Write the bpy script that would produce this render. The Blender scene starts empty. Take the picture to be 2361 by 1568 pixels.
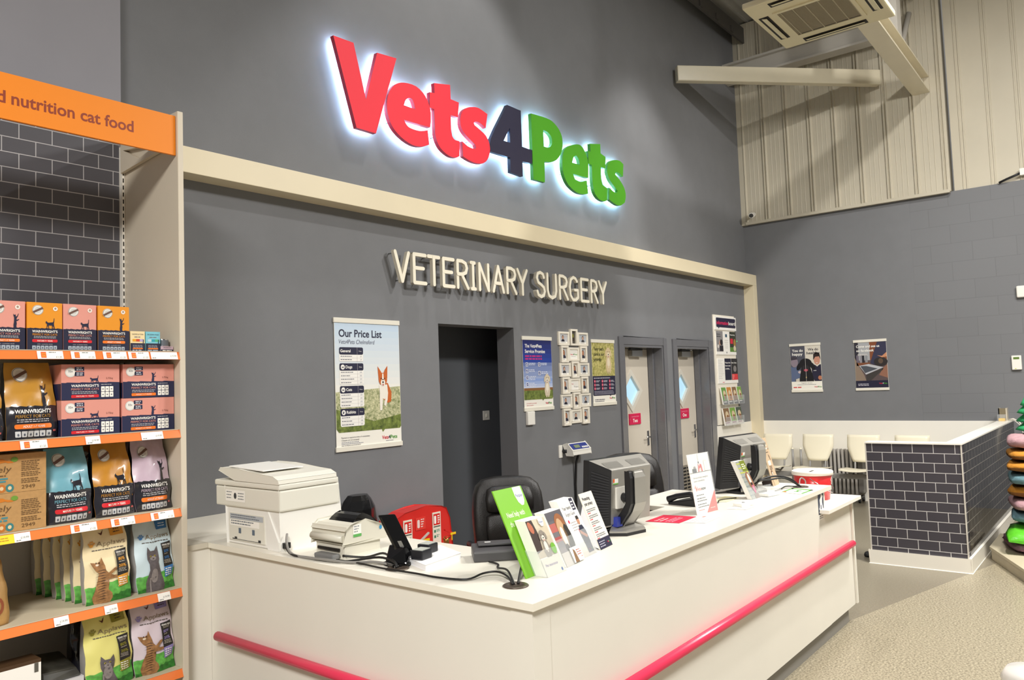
import bpy, bmesh, math, random
from mathutils import Vector, Matrix
from mathutils.geometry import tessellate_polygon
random.seed(7)
SC = bpy.context.scene
COL = SC.collection

# ------------------------------------------------------------------ camera
cam_d = bpy.data.cameras.new('camera'); cam = bpy.data.objects.new('camera', cam_d); COL.objects.link(cam)
ya, pi_, ro = math.radians(51.008), math.radians(3.314), math.radians(-2.040)
fw = Vector((math.sin(ya)*math.cos(pi_), math.cos(ya)*math.cos(pi_), math.sin(pi_)))
r0 = Vector((math.cos(ya), -math.sin(ya), 0)); u0 = r0.cross(fw)
cr = r0*math.cos(ro) + u0*math.sin(ro); cu = -r0*math.sin(ro) + u0*math.cos(ro)
cam.matrix_world = Matrix(((cr.x, cu.x, -fw.x, 0), (cr.y, cu.y, -fw.y, 0), (cr.z, cu.z, -fw.z, 1.70), (0, 0, 0, 1)))
cam_d.sensor_fit = 'HORIZONTAL'; cam_d.sensor_width = 36.0; cam_d.lens = 36.0*1781.2/2361; cam_d.clip_start = .05
SC.camera = cam

# ------------------------------------------------------------------ light
SC.view_settings.view_transform = 'Standard'; SC.view_settings.look = 'None'
SC.view_settings.gamma = 1.0; SC.view_settings.use_curve_mapping = False
SC.view_settings.exposure = 0.0
wd = bpy.data.worlds.new('world'); SC.world = wd; wd.use_nodes = True
wd.node_tree.nodes['Background'].inputs[0].default_value = (1.0, .97, .93, 1)
wd.node_tree.nodes['Background'].inputs[1].default_value = 0.20
def lamp(kind, name, loc, aim, power, size=.3, col=(1, .975, .93), angle=None, blend=.6):
    d = bpy.data.lights.new(name, kind); d.energy = power; d.color = col
    if kind == 'AREA': d.shape = 'DISK'; d.size = size
    elif kind == 'SPOT': d.spot_size = math.radians(angle); d.spot_blend = blend; d.shadow_soft_size = size
    else: d.shadow_soft_size = size
    o = bpy.data.objects.new(name, d); COL.objects.link(o); o.location = loc
    v = Vector(aim)-Vector(loc); o.rotation_euler = v.to_track_quat('-Z', 'Y').to_euler()
    return o
# lamps of the shop: high-bay lamps and narrower spotlights under the roof, plus one spot added for the cladding
LAMPS = [('AREA', 'shop_lamp', (6.7, .35, 6.6), (6.9, .6, 0), 210, .3, None, 0),
         ('AREA', 'shop_lamp', (6.2, -1.0, 5.0), (6.2, -1.0, 0), 390, 1.2, None, 0),
         ('AREA', 'shop_lamp', (-2.0, -.5, 5.0), (-2.0, -.5, 0), 600, 1.6, None, 0),
         ('SPOT', 'spotlight', (6.0, -2.5, 5.2), (10.9, 2.2, 2.6), 320, .15, 80, .6),
         ('SPOT', 'spotlight', (6.6, -1.6, 5.0), (10.9, 3.2, 4.2), 240, .15, 50, .8),  # added spot with no fixture behind it, brightens the dim lower cladding
         ('SPOT', 'spotlight', (4.7, 3.25, 6.85), (4.7, 3.5, 0), 245, .10, 79, .3),
         ('SPOT', 'spotlight', (7.9, 3.3, 6.5), (7.9, 3.5, 0), 300, .10, 80, .6)]
for kind, nm, loc, aim, pw, sz, an, bl in LAMPS:
    lamp(kind, nm, loc, aim, pw, sz, angle=an, blend=bl)

# ------------------------------------------------------------------ materials
def lin(h):
    h = h.lstrip('#'); c = [int(h[i:i+2], 16)/255 for i in (0, 2, 4)]
    return tuple(x/12.92 if x <= .04045 else ((x+.055)/1.055)**2.4 for x in c)+(1,)
MATS = {}
def M(name, hexc, rough=.5, metal=0., var=0., scale=8., bump=0., bscale=60., coat=0., alpha=1., trans=0., emit=0., spec=.5):
    if name in MATS: return MATS[name]
    m = bpy.data.materials.new(name); m.use_nodes = True; nt = m.node_tree; b = nt.nodes['Principled BSDF']
    c = lin(hexc); b.inputs['Base Color'].default_value = c
    b.inputs['Roughness'].default_value = rough; b.inputs['Metallic'].default_value = metal
    b.inputs['Coat Weight'].default_value = coat; b.inputs['Alpha'].default_value = alpha
    b.inputs['Transmission Weight'].default_value = trans; b.inputs['Specular IOR Level'].default_value = spec
    if emit: b.inputs['Emission Color'].default_value = c; b.inputs['Emission Strength'].default_value = emit
    if var or bump:
        tc = nt.nodes.new('ShaderNodeTexCoord')
    if var:
        n = nt.nodes.new('ShaderNodeTexNoise'); n.inputs['Scale'].default_value = scale; n.inputs['Detail'].default_value = 4
        nt.links.new(tc.outputs['Object'], n.inputs['Vector'])
        r = nt.nodes.new('ShaderNodeValToRGB'); r.color_ramp.elements[0].position = .3; r.color_ramp.elements[1].position = .7
        r.color_ramp.elements[0].color = tuple(x*(1-var) for x in c[:3])+(1,)
        r.color_ramp.elements[1].color = tuple(min(1, x*(1+var)) for x in c[:3])+(1,)
        nt.links.new(n.outputs['Fac'], r.inputs['Fac']); nt.links.new(r.outputs['Color'], b.inputs['Base Color'])
    if bump:
        n2 = nt.nodes.new('ShaderNodeTexNoise'); n2.inputs['Scale'].default_value = bscale; n2.inputs['Detail'].default_value = 5
        nt.links.new(tc.outputs['Object'], n2.inputs['Vector'])
        bp = nt.nodes.new('ShaderNodeBump'); bp.inputs['Strength'].default_value = bump; bp.inputs['Distance'].default_value = .01
        nt.links.new(n2.outputs['Fac'], bp.inputs['Height']); nt.links.new(bp.outputs['Normal'], b.inputs['Normal'])
    MATS[name] = m; return m
def ink(h, rough=.45):
    return M('ink_'+h.lstrip('#')+('' if rough == .45 else '_g'), h, rough)
def speck(name, cols, scale, rough=.5, bump=0.):
    """several colours mixed by noise"""
    if name in MATS: return MATS[name]
    m = M(name, cols[0], rough); nt = m.node_tree; b = nt.nodes['Principled BSDF']
    tc = nt.nodes.new('ShaderNodeTexCoord'); n = nt.nodes.new('ShaderNodeTexNoise')
    n.inputs['Scale'].default_value = scale; n.inputs['Detail'].default_value = 6; n.inputs['Roughness'].default_value = .7
    nt.links.new(tc.outputs['Object'], n.inputs['Vector'])
    r = nt.nodes.new('ShaderNodeValToRGB'); cr_ = r.color_ramp
    k = len(cols)
    for i, c in enumerate(cols):
        p = .32+.36*i/(k-1)
        e = cr_.elements[0] if i == 0 else (cr_.elements[1] if i == k-1 else cr_.elements.new(p))
        e.position = p; e.color = lin(c)
    nt.links.new(n.outputs['Fac'], r.inputs['Fac']); nt.links.new(r.outputs['Color'], b.inputs['Base Color'])
    return m
def brick(name, c1, c2, mortar, bw, bh, msize, axis, rough=.4, offs=(0, 0), bump=0.):
    """running-bond tiles; axis 'x': u = x, 'y': u = y (object coordinates)"""
    m = M(name, c1, rough); nt = m.node_tree; b = nt.nodes['Principled BSDF']
    tc = nt.nodes.new('ShaderNodeNewGeometry'); sp = nt.nodes.new('ShaderNodeSeparateXYZ'); cb = nt.nodes.new('ShaderNodeCombineXYZ')
    nt.links.new(tc.outputs['Position'], sp.inputs[0])
    ax = nt.nodes.new('ShaderNodeMath'); ax.operation = 'ADD'; ax.inputs[1].default_value = offs[0]
    az = nt.nodes.new('ShaderNodeMath'); az.operation = 'ADD'; az.inputs[1].default_value = offs[1]
    nt.links.new(sp.outputs['X' if axis == 'x' else 'Y'], ax.inputs[0]); nt.links.new(sp.outputs['Z'], az.inputs[0])
    nt.links.new(ax.outputs[0], cb.inputs[0]); nt.links.new(az.outputs[0], cb.inputs[1])
    t = nt.nodes.new('ShaderNodeTexBrick'); t.inputs['Scale'].default_value = 1
    t.inputs['Color1'].default_value = lin(c1); t.inputs['Color2'].default_value = lin(c2); t.inputs['Mortar'].default_value = lin(mortar)
    t.inputs['Brick Width'].default_value = bw; t.inputs['Row Height'].default_value = bh
    t.inputs['Mortar Size'].default_value = msize; t.inputs['Mortar Smooth'].default_value = .1; t.inputs['Bias'].default_value = 0
    nt.links.new(cb.outputs[0], t.inputs['Vector']); nt.links.new(t.outputs['Color'], b.inputs['Base Color'])
    if bump:
        bp = nt.nodes.new('ShaderNodeBump'); bp.invert = True; bp.inputs['Strength'].default_value = bump; bp.inputs['Distance'].default_value = .01
        nt.links.new(t.outputs['Fac'], bp.inputs['Height']); nt.links.new(bp.outputs['Normal'], b.inputs['Normal'])
    return m

# ------------------------------------------------------------------ mesh builder
OFF = {}
class MB:
    def __init__(s): s.v = []; s.f = []; s.m = []; s.sm = []; s.mats = []
    def mi(s, mat):
        if mat not in s.mats: s.mats.append(mat)
        return s.mats.index(mat)
    def add(s, vs, fs, mat, smooth=False):
        o = len(s.v); k = s.mi(mat); s.v += [tuple(p) for p in vs]
        for f in fs: s.f.append([o+i for i in f]); s.m.append(k); s.sm.append(smooth)
        return s
    def box(s, x0, x1, y0, y1, z0, z1, mat):
        return s.hexa([(x0, y0, z0), (x1, y0, z0), (x1, y1, z0), (x0, y1, z0), (x0, y0, z1), (x1, y0, z1), (x1, y1, z1), (x0, y1, z1)], mat)
    def hexa(s, p, mat):
        return s.add(p, [(3, 2, 1, 0), (4, 5, 6, 7), (0, 1, 5, 4), (1, 2, 6, 5), (2, 3, 7, 6), (3, 0, 4, 7)], mat)
    def obox(s, c, ax, ay, az, mat):
        """box from a centre and three half-axis vectors"""
        c, ax, ay, az = Vector(c), Vector(ax), Vector(ay), Vector(az)
        return s.hexa([c-ax-ay-az, c+ax-ay-az, c+ax+ay-az, c-ax+ay-az, c-ax-ay+az, c+ax-ay+az, c+ax+ay+az, c-ax+ay+az], mat)
    def prism(s, pts, vec, mat, holes=(), side=None, smooth=False):
        """extrude a closed 3-D polygon (with holes) by vec"""
        loops = [[Vector(p) for p in pts]]+[[Vector(p) for p in h] for h in holes]
        allp = [p for l in loops for p in l]; n = len(allp); vec = Vector(vec)
        tris = tessellate_polygon(loops) if (len(loops) > 1 or n > 4) else [tuple(range(n))]
        vs = allp+[p+vec for p in allp]
        s.add(vs, [tuple(t) for t in tris], mat); o = len(s.v)-2*n
        k = s.mi(mat)
        for t in tris: s.f.append([o+n+i for i in reversed(t)]); s.m.append(k); s.sm.append(False)
        k2 = s.mi(side or mat); b = 0
        for l in loops:
            q = len(l)
            for i in range(q):
                j = (i+1) % q
                s.f.append([o+b+i, o+b+j, o+n+b+j, o+n+b+i]); s.m.append(k2); s.sm.append(smooth)
            b += q
        return s
    def tube(s, path, r, mat, n=8, caps=True, ry=None):
        path = [Vector(p) for p in path]; rings = []; up = Vector((0, 0, 1)); N = len(path)
        prev = None
        for i, p in enumerate(path):
            t = (path[min(i+1, N-1)]-path[max(i-1, 0)])
            if t.length < 1e-9: t = Vector((0, 0, 1))
            t.normalize()
            if prev is None:
                a = t.cross(up) if abs(t.z) < .95 else t.cross(Vector((1, 0, 0)))
            else:
                a = prev-t*prev.dot(t)
                if a.length < 1e-6: a = t.cross(up)
            a.normalize(); prev = a; b = t.cross(a)
            rr = r[i] if isinstance(r, (list, tuple)) else r
            rings.append([p+a*rr*math.cos(2*math.pi*k/n)+b*(ry or rr)*math.sin(2*math.pi*k/n) for k in range(n)])
        return s.loft(rings, mat, caps, True)
    def loft(s, rings, mat, caps=True, smooth=True, closed=True):
        n = len(rings[0]); vs = [p for r in rings for p in r]; fs = []
        for i in range(len(rings)-1):
            for k in range(n if closed else n-1):
                j = (k+1) % n
                fs.append((i*n+k, i*n+j, (i+1)*n+j, (i+1)*n+k))
        s.add(vs, fs, mat, smooth)
        if caps and closed:
            o = len(s.v)-len(vs); kk = s.mi(mat)
            for base, rev in ((0, True), ((len(rings)-1)*n, False)):
                f = [o+base+k for k in range(n)]
                s.f.append(f[::-1] if rev else f); s.m.append(kk); s.sm.append(False)
        return s
    def lathe(s, prof, c, mat, n=24, axis='z', caps=True):
        rings = []
        for r, z in prof:
            ring = []
            for k in range(n):
                a = 2*math.pi*k/n; x, y = r*math.cos(a), r*math.sin(a)
                ring.append((c[0]+x, c[1]+y, c[2]+z) if axis == 'z' else ((c[0]+x, c[1]+z, c[2]-y) if axis == 'y' else (c[0]+z, c[1]+x, c[2]+y)))
            rings.append(ring)
        return s.loft(rings, mat, caps, True)
    def ball(s, c, rx, ry, rz, mat, n=14, m=9):
        rings = []
        for i in range(m+1):
            t = math.pi*(i+.001 if i == 0 else (i-.001 if i == m else i))/m
            rings.append([(c[0]+rx*math.sin(t)*math.cos(2*math.pi*k/n), c[1]+ry*math.sin(t)*math.sin(2*math.pi*k/n), c[2]-rz*math.cos(t)) for k in range(n)])
        return s.loft(rings, mat, True, True)
    def art(s, a, mapf, eps=.0005, cuts=None):
        for vs, fs, mat, lay in a.items:
            if cuts:
                bm = bmesh.new(); bv = [bm.verts.new((p[0], p[1], 0)) for p in vs]
                for f in fs:
                    try: bm.faces.new([bv[i] for i in f])
                    except ValueError: pass
                for co, no in cuts:
                    bmesh.ops.bisect_plane(bm, geom=bm.verts[:]+bm.edges[:]+bm.faces[:], plane_co=co, plane_no=no, dist=1e-6)
                bm.verts.index_update()
                vs2 = [(v.co.x, v.co.y) for v in bm.verts]; fs2 = [tuple(v.index for v in f.verts) for f in bm.faces]; bm.free()
            else: vs2, fs2 = vs, fs
            s.add([mapf(p[0], p[1], eps*lay) for p in vs2], fs2, mat, bool(cuts))
        return s
    def build(s, name, parent=None, bevel=0, seg=2, local=False, smooth=False, ang=.6):
        me = bpy.data.meshes.new(name); o = bpy.data.objects.new(name, me)
        vs = [Vector(p) for p in s.v]
        if parent is not None:
            off = Vector((0, 0, 0)) if local else OFF.get(parent.name, Vector((0, 0, 0)))
            OFF[o.name] = off; o.parent = parent
        elif local: off = Vector((0, 0, 0))
        else:
            off = Vector(((min(p.x for p in vs)+max(p.x for p in vs))/2, (min(p.y for p in vs)+max(p.y for p in vs))/2, min(p.z for p in vs)))
            o.location = off; OFF[o.name] = off
        me.from_pydata([p-off for p in vs], [], s.f)
        for m in s.mats: me.materials.append(m)
        me.polygons.foreach_set('material_index', s.m)
        me.polygons.foreach_set('use_smooth', [True]*len(s.f) if smooth else s.sm)
        if bevel:
            bm = bmesh.new(); bm.from_mesh(me)
            bmesh.ops.remove_doubles(bm, verts=bm.verts, dist=1e-6)
            es = [e for e in bm.edges if len(e.link_faces) == 2 and e.calc_face_angle(0) > ang]
            bmesh.ops.bevel(bm, geom=es, offset=bevel, segments=seg, affect='EDGES', profile=.6, clamp_overlap=True)
            bm.to_mesh(me); bm.free()
        me.update(); COL.objects.link(o); return o

def fix_normals(o):
    bm = bmesh.new(); bm.from_mesh(o.data); bmesh.ops.recalc_face_normals(bm, faces=bm.faces); bm.to_mesh(o.data); bm.free()
def tag(o, label, cat, group=None):
    o['label'] = label; o['category'] = cat
    if group: o['group'] = group
    return o
def thing(name, label, cat, loc=(0, 0, 0), group=None, rot=(0, 0, 0)):
    o = bpy.data.objects.new(name, None); COL.objects.link(o); o.location = loc; o.rotation_euler = rot
    o.empty_display_size = .1; OFF[o.name] = Vector(loc); return tag(o, label, cat, group)
def struct(o, label=None, cat=None):
    o['kind'] = 'structure'
    if label: o['label'] = label
    if cat: o['category'] = cat
    return o
def rename(o, label=None):
    if label: o['label'] = label
    return o

# ------------------------------------------------------------------ printed artwork (2-D shapes laid into a part's own mesh)
TXT = {}
def text_mesh(t, bold, ital=0):
    k = (t, bold, ital)
    if k not in TXT:
        cu_ = bpy.data.curves.new('t', 'FONT'); cu_.body = t; cu_.size = 1; cu_.resolution_u = 4; cu_.offset = bold; cu_.shear = ital
        ob = bpy.data.objects.new('t', cu_); me = ob.to_mesh()
        vs = [(v.co.x, v.co.y) for v in me.vertices]; fs = [tuple(p.vertices) for p in me.polygons]
        ob.to_mesh_clear(); bpy.data.objects.remove(ob); bpy.data.curves.remove(cu_)
        TXT[k] = (vs, fs)
    return TXT[k]
class Art:
    def __init__(s): s.items = []
    def poly(s, pts, mat, l=1):
        if len(pts) > 4:
            tr = [tuple(t) for t in tessellate_polygon([[Vector((p[0], p[1], 0)) for p in pts]])]
        else: tr = [tuple(range(len(pts)))]
        s.items.append(([tuple(p[:2]) for p in pts], tr, mat, l)); return s
    def rect(s, x0, y0, x1, y1, mat, l=1):
        s.items.append(([(x0, y0), (x1, y0), (x1, y1), (x0, y1)], [(0, 1, 2, 3)], mat, l)); return s
    def rrect(s, x0, y0, x1, y1, r, mat, l=1):
        pts = []
        for cx, cy, a0 in ((x1-r, y0+r, -90), (x1-r, y1-r, 0), (x0+r, y1-r, 90), (x0+r, y0+r, 180)):
            for i in range(5):
                a = math.radians(a0+22.5*i); pts.append((cx+r*math.cos(a), cy+r*math.sin(a)))
        s.items.append((pts, [tuple(range(len(pts)))], mat, l)); return s
    def ell(s, cx, cy, rx, ry, mat, l=1, n=18, rot=0):
        c, d = math.cos(rot), math.sin(rot); pts = []
        for i in range(n):
            a = 2*math.pi*i/n; x, y = rx*math.cos(a), ry*math.sin(a); pts.append((cx+x*c-y*d, cy+x*d+y*c))
        s.items.append((pts, [tuple(range(n))], mat, l)); return s
    def text(s, t, x, y, h, mat, l=2, al='L', b=.0, w=None, rot=0., ital=0.):
        """h = cap height; w = fit to this width"""
        vs, fs = text_mesh(t, min(b, .02), ital)
        if not vs: return s
        k = h/.729; x0 = min(p[0] for p in vs); x1 = max(p[0] for p in vs)
        kx = (w/(x1-x0)) if w else k
        W = (x1-x0)*kx; ox = x-x0*kx-(W/2 if al == 'C' else (W if al == 'R' else 0))
        c, d = math.cos(rot), math.sin(rot); out = []
        for p in vs:
            a, q = ox+p[0]*kx-x, p[1]*k
            out.append((x+a*c-q*d, y+a*d+q*c))
        s.items.append((out, fs, mat, l)); return s
    def lines(s, x, y, w, n, dy, th, mat, l=2, ragged=.25, al='L'):
        """rows of text too small to read"""
        for i in range(n):
            ww = w*(1-ragged*random.random()); yy = y-i*dy
            x0 = x if al == 'L' else x-ww/2; xx = x0
            while xx < x0+ww-th:
                q = min(th*random.uniform(1.6, 4.5), x0+ww-xx); s.rect(xx, yy-th, xx+q, yy, mat, l); xx += q+th*.7
        return s
    def grad(s, x0, y0, x1, y1, ca, cb, n=8, l=1):
        a, b = [int(ca[i:i+2], 16) for i in (1, 3, 5)], [int(cb[i:i+2], 16) for i in (1, 3, 5)]
        for i in range(n):
            t = (i+.5)/n; c = '#'+''.join('%02x' % round(p+(q-p)*t) for p, q in zip(a, b))
            s.rect(x0, y0+(y1-y0)*i/n, x1, y0+(y1-y0)*(i+1)/n, ink(c), l)
        return s
    def shape(s, pts, x, y, w, h, mat, l=2, flip=False, rot=0.):
        c, d = math.cos(rot), math.sin(rot); o = []
        for p in pts:
            a, q = ((1-p[0]) if flip else p[0])*w, p[1]*h
            o.append((x+a*c-q*d, y+a*d+q*c))
        return s.poly(o, mat, l)
def flat(o, ux, uz=(0, 0, 1), n=None):
    o, ux, uz = Vector(o), Vector(ux), Vector(uz); n = Vector(n) if n else ux.cross(uz)
    return lambda u, v, e: o+ux*u+uz*v+n*e
FRONT = lambda x, y, z: flat((x, y, z), (1, 0, 0), (0, 0, 1), (0, -1, 0))       # a face that looks towards -y
SIDE = lambda x, y, z: flat((x, y, z), (0, -1, 0), (0, 0, 1), (-1, 0, 0))        # a face that looks towards -x
def smooth_loop(pts, n=4, corner=42):
    """closed Catmull-Rom through the points, sharp corners kept"""
    P = [Vector((p[0], p[1])) for p in pts]; N = len(P); cor = []
    for i in range(N):
        a, b = P[i]-P[i-1], P[(i+1) % N]-P[i]
        cor.append(math.degrees(a.angle(b, 0)) > corner)
    out = []
    for i in range(N):
        p1, p2 = P[i], P[(i+1) % N]
        p0 = P[i-1] if not cor[i] else p1+(p1-p2)*.4
        p3 = P[(i+2) % N] if not cor[(i+1) % N] else p2+(p2-p1)*.4
        if cor[i] and cor[(i+1) % N]: out.append(p1); continue
        for k in range(n):
            t = k/n
            out.append(.5*((2*p1)+(p2-p0)*t+(2*p0-5*p1+4*p2-p3)*t*t+(3*p1-p0-3*p2+p3)*t**3))
    return [(p.x, p.y) for p in out]

# common finishes
WHITE = M('white_laminate', '#f4f0e6', .35, var=.012, scale=3)
CREAM = M('cream_painted_board', '#ded3bb', .5, var=.03, scale=4)
GREYWALL = M('grey_wall_paint', '#77787b', .75, var=.03, scale=5, bump=.06, bscale=180)
WPLASTIC = M('white_plastic', '#efece4', .4)
BLACK = M('black_plastic', '#16161a', .45)
BLACKGLOSS = M('glossy_black_plastic', '#0b0b0d', .12)
ALU = M('brushed_aluminium', '#b9b9b6', .35, 1.0)
CHROME = M('chrome', '#d8d8d8', .15, 1.0)
CLEAR = M('clear_acrylic', '#f4f8f8', .06, trans=0., alpha=.16)
PAPER = M('white_paper', '#f6f3ec', .55)
LEATHER = M('black_leather', '#1d1a19', .38, var=.15, scale=30, bump=.25, bscale=220)
NAVY, MAG, GRN, VRED = '#1f1f3d', '#d81b50', '#4f9a2c', '#d21f3c'
def v4p(a, x, y, h, al='L', w=None, dark='#2a2a3c', l=3):
    """small three-colour name of the surgery"""
    w = w or h*5.1; x0 = x-(w if al == 'R' else (w/2 if al == 'C' else 0))
    a.text('Vets', x0, y, h, ink(VRED), l, b=.02, w=w*.42); a.text('4', x0+w*.42, y, h, ink(dark), l, b=.02, w=w*.125)
    a.text('Pets', x0+w*.555, y, h, ink('#4c9a2a'), l, b=.02, w=w*.445)
CAT_WALK = [(0, .55), (.02, .7), (.06, .67), (.10, .73), (.14, .66), (.2, .6), (.3, .57), (.55, .6), (.76, .62), (.83, .74), (.85, 1), (.9, 1), (.89, .72), (.85, .55), (.86, .35), (.93, .1), (.93, 0), (.86, 0), (.82, .13), (.74, .3), (.72, .1), (.70, 0), (.64, 0), (.66, .15), (.64, .31), (.4, .3), (.32, .32), (.36, .1), (.36, 0), (.3, 0), (.28, .15), (.22, .3), (.16, .1), (.14, 0), (.08, 0), (.1, .12), (.14, .35), (.12, .46), (.05, .48)]
CAT_REACH = [(.12, 0), (.52, 0), (.6, .06), (.56, .16), (.62, .32), (.56, .48), (.72, .5), (.98, .58), (.96, .63), (.7, .58), (.56, .6), (.62, .7), (.8, .82), (.92, 1), (.84, .99), (.7, .84), (.5, .78), (.46, .86), (.44, .96), (.36, .9), (.2, .92), (.1, .98), (.12, .84), (.22, .72), (.22, .58), (.2, .4), (.12, .22), (.14, .1)]
PAW = lambda a, x, y, s, m, l=3: [a.ell(x, y-.12*s, .3*s, .24*s, m, l)]+[a.ell(x+dx*s, y+dy*s, .11*s, .17*s, m, l, rot=r) for dx, dy, r in ((-.36, .12, .5), (-.13, .34, .15), (.15, .34, -.15), (.38, .12, -.5))]
# ------------------------------------------------------------------ the setting
FLO_SPECK = speck('speckled_floor', ['#5f5746', '#8b8068', '#a0957b', '#c4b99f'], 80, .32)
FLO_GREY = speck('grey_brown_floor', ['#77705f', '#857c6b', '#8d8473'], 70, .34)
m = MB()
m.add([(-4, -5, 0), (5.72, -5, 0), (11.2, -5, 0), (11.2, .26, 0), (7.44, 1.2, 0), (5.69, 1.64, 0), (-4, 4.08, 0)], [(0, 1, 2, 3, 4, 5, 6)], FLO_SPECK)
m.add([(-4, 4.08, 0), (5.69, 1.64, 0), (7.44, 1.2, 0), (11.2, .26, 0), (11.2, 5.2, 0), (-4, 5.2, 0)], [(0, 1, 2, 3, 4, 5)], FLO_GREY)
struct(m.build('floor'), 'speckled cream shop floor meeting a grey-brown floor along a diagonal', 'floor')

D, W = 4.40, 10.95
m = MB()
pl = [(-1.5, 0), (4.488, 0), (4.488, 2.218), (5.462, 2.218), (5.462, 0), (7.352, 0), (7.352, 2.10), (8.265, 2.10), (8.265, 0), (8.605, 0), (8.605, 2.10), (9.505, 2.10), (9.505, 0), (11.15, 0), (11.15, 6.9), (-1.5, 6.9)]
m.prism([(x, D, z) for x, z in pl], (0, .2, 0), GREYWALL)
struct(m.build('wall_back'), 'mid grey painted wall behind the reception', 'wall')
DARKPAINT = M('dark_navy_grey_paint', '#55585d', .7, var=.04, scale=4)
m = MB()
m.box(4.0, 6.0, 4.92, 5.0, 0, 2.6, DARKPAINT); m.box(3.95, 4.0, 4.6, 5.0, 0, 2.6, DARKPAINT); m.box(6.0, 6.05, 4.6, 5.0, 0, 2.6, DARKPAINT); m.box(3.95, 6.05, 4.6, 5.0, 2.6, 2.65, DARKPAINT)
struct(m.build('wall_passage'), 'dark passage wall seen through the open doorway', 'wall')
m = MB(); m.box(-1.5, 1.932, 4.30, D, 3.0, 6.9, M('pale_lilac_grey_paint', '#94939a', .75, var=.02, scale=4))
struct(m.build('wall_left'), 'paler grey bulkhead wall above the cat food shelves', 'wall')
m = MB(); m.box(W, W+.2, 2.18, D+.2, 0, 3.925, GREYWALL)
struct(m.build('wall_right'), 'smooth grey wall behind the waiting seats', 'wall')
BLOCK = brick('painted_blockwork', '#757679', '#77787b', '#6e6f72', .46, .235, .003, 'y', .7, (0.1, -.217), bump=.35)
m = MB(); m.box(W+.004, W+.2, -5, 2.18, 0, 3.925, BLOCK)
struct(m.build('wall_right'), 'grey painted blockwork wall at the right edge', 'wall')
# ribbed metal cladding over the right wall
CLAD = M('cream_grey_cladding', '#c6beab', .5, var=.05, scale=1.5)
def ribbed(name, y0, y1, xf, z0, z1, pitch, mat):
    """profiled sheet facing -x, ribs run up"""
    pr = []; y = y0
    while y < y1-1e-6:
        e = min(pitch, y1-y)
        for a, d in ((0, 0), (.012, -.022), (.024, -.022), (.03, 0), (.045, 0), (.05, -.02), (.062, -.02), (.068, 0), (.14, 0), (.145, -.004), (.15, 0), (.2, 0), (.205, -.004), (.21, 0), (.26, 0), (.265, -.004), (.27, 0)):
            if a < e: pr.append((y+a, xf+d))
        y += pitch
    pr.append((y1, xf))
    mb = MB(); n = len(pr); vs = [(x, y, z) for z in (z0, z1) for y, x in pr]
    mb.add(vs, [(i, i+1, n+i+1, n+i) for i in range(n-1)], mat)
    mb.add([(xf, y0, z0), (xf+.05, y0, z0), (xf+.05, y0, z1), (xf, y0, z1)], [(0, 1, 2, 3)], mat)
    mb.add([(xf, y1, z0), (xf+.05, y1, z0), (xf+.05, y1, z1), (xf, y1, z1)], [(0, 1, 2, 3)], mat)
    mb.box(W+.02, W+.2, y0, y1, z0, z1, mat)
    return mb
mb = ribbed('c', 1.70, 4.335, W-.045, 3.94, 6.9, .325, CLAD)
mb.box(W-.075, W-.02, 1.70, 4.335, 3.905, 3.945, CLAD); mb.box(W-.06, W+.02, 4.33, D, 3.905, 6.9, CLAD); mb.box(W-.06, W-.03, 1.69, 1.72, 3.92, 6.9, CLAD)
struct(mb.build('wall_cladding'), 'cream ribbed metal cladding sheet high on the right wall', 'wall')
mb = ribbed('c', -3.0, 1.66, W+.03, 3.925, 6.9, .30, CLAD)
struct(mb.build('wall_cladding'), 'ribbed metal cladding beyond the projecting sheet at right', 'wall')
# ceiling sheet
CEIL = M('ceiling_sheet', '#a9a7a2', .6, var=.03, scale=2)
mb = MB(); mb.box(-1.5, 11.15, -4.5, 4.6, 6.93, 7.0, CEIL)
for i in range(40):
    y = 4.3-i*.14
    mb.box(6.5, 11.0, y, y+.035, 6.915, 6.93, CEIL)
struct(mb.build('ceiling'), 'pale ribbed roof sheet', 'ceiling')
# boxed trim round the surgery front, white dado boards
TRIM = M('cream_trim_paint', '#e2d5b6', .45, var=.02, scale=3)
mb = MB(); mb.box(1.932, W-.001, 4.25, D, 3.008, 3.163, TRIM); struct(mb.build('trim_1', bevel=.003), 'cream boxed trim running along the grey wall', 'trim')
mb = MB(); mb.box(10.825, W-.001, 4.25, D, 0, 3.008, TRIM); struct(mb.build('trim_2', bevel=.003), 'cream boxed post in the corner of the grey wall', 'trim')
mb = MB(); mb.box(9.615, 10.825, D-.014, D, 0, 1.056, WHITE); struct(mb.build('trim_3'), 'white dado board under the information board', 'trim')
mb = MB(); mb.box(W-.014, W, 1.225, 4.25, 0, 1.058, WHITE); struct(mb.build('trim_4'), 'white dado board behind the waiting seats', 'trim')

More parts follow.
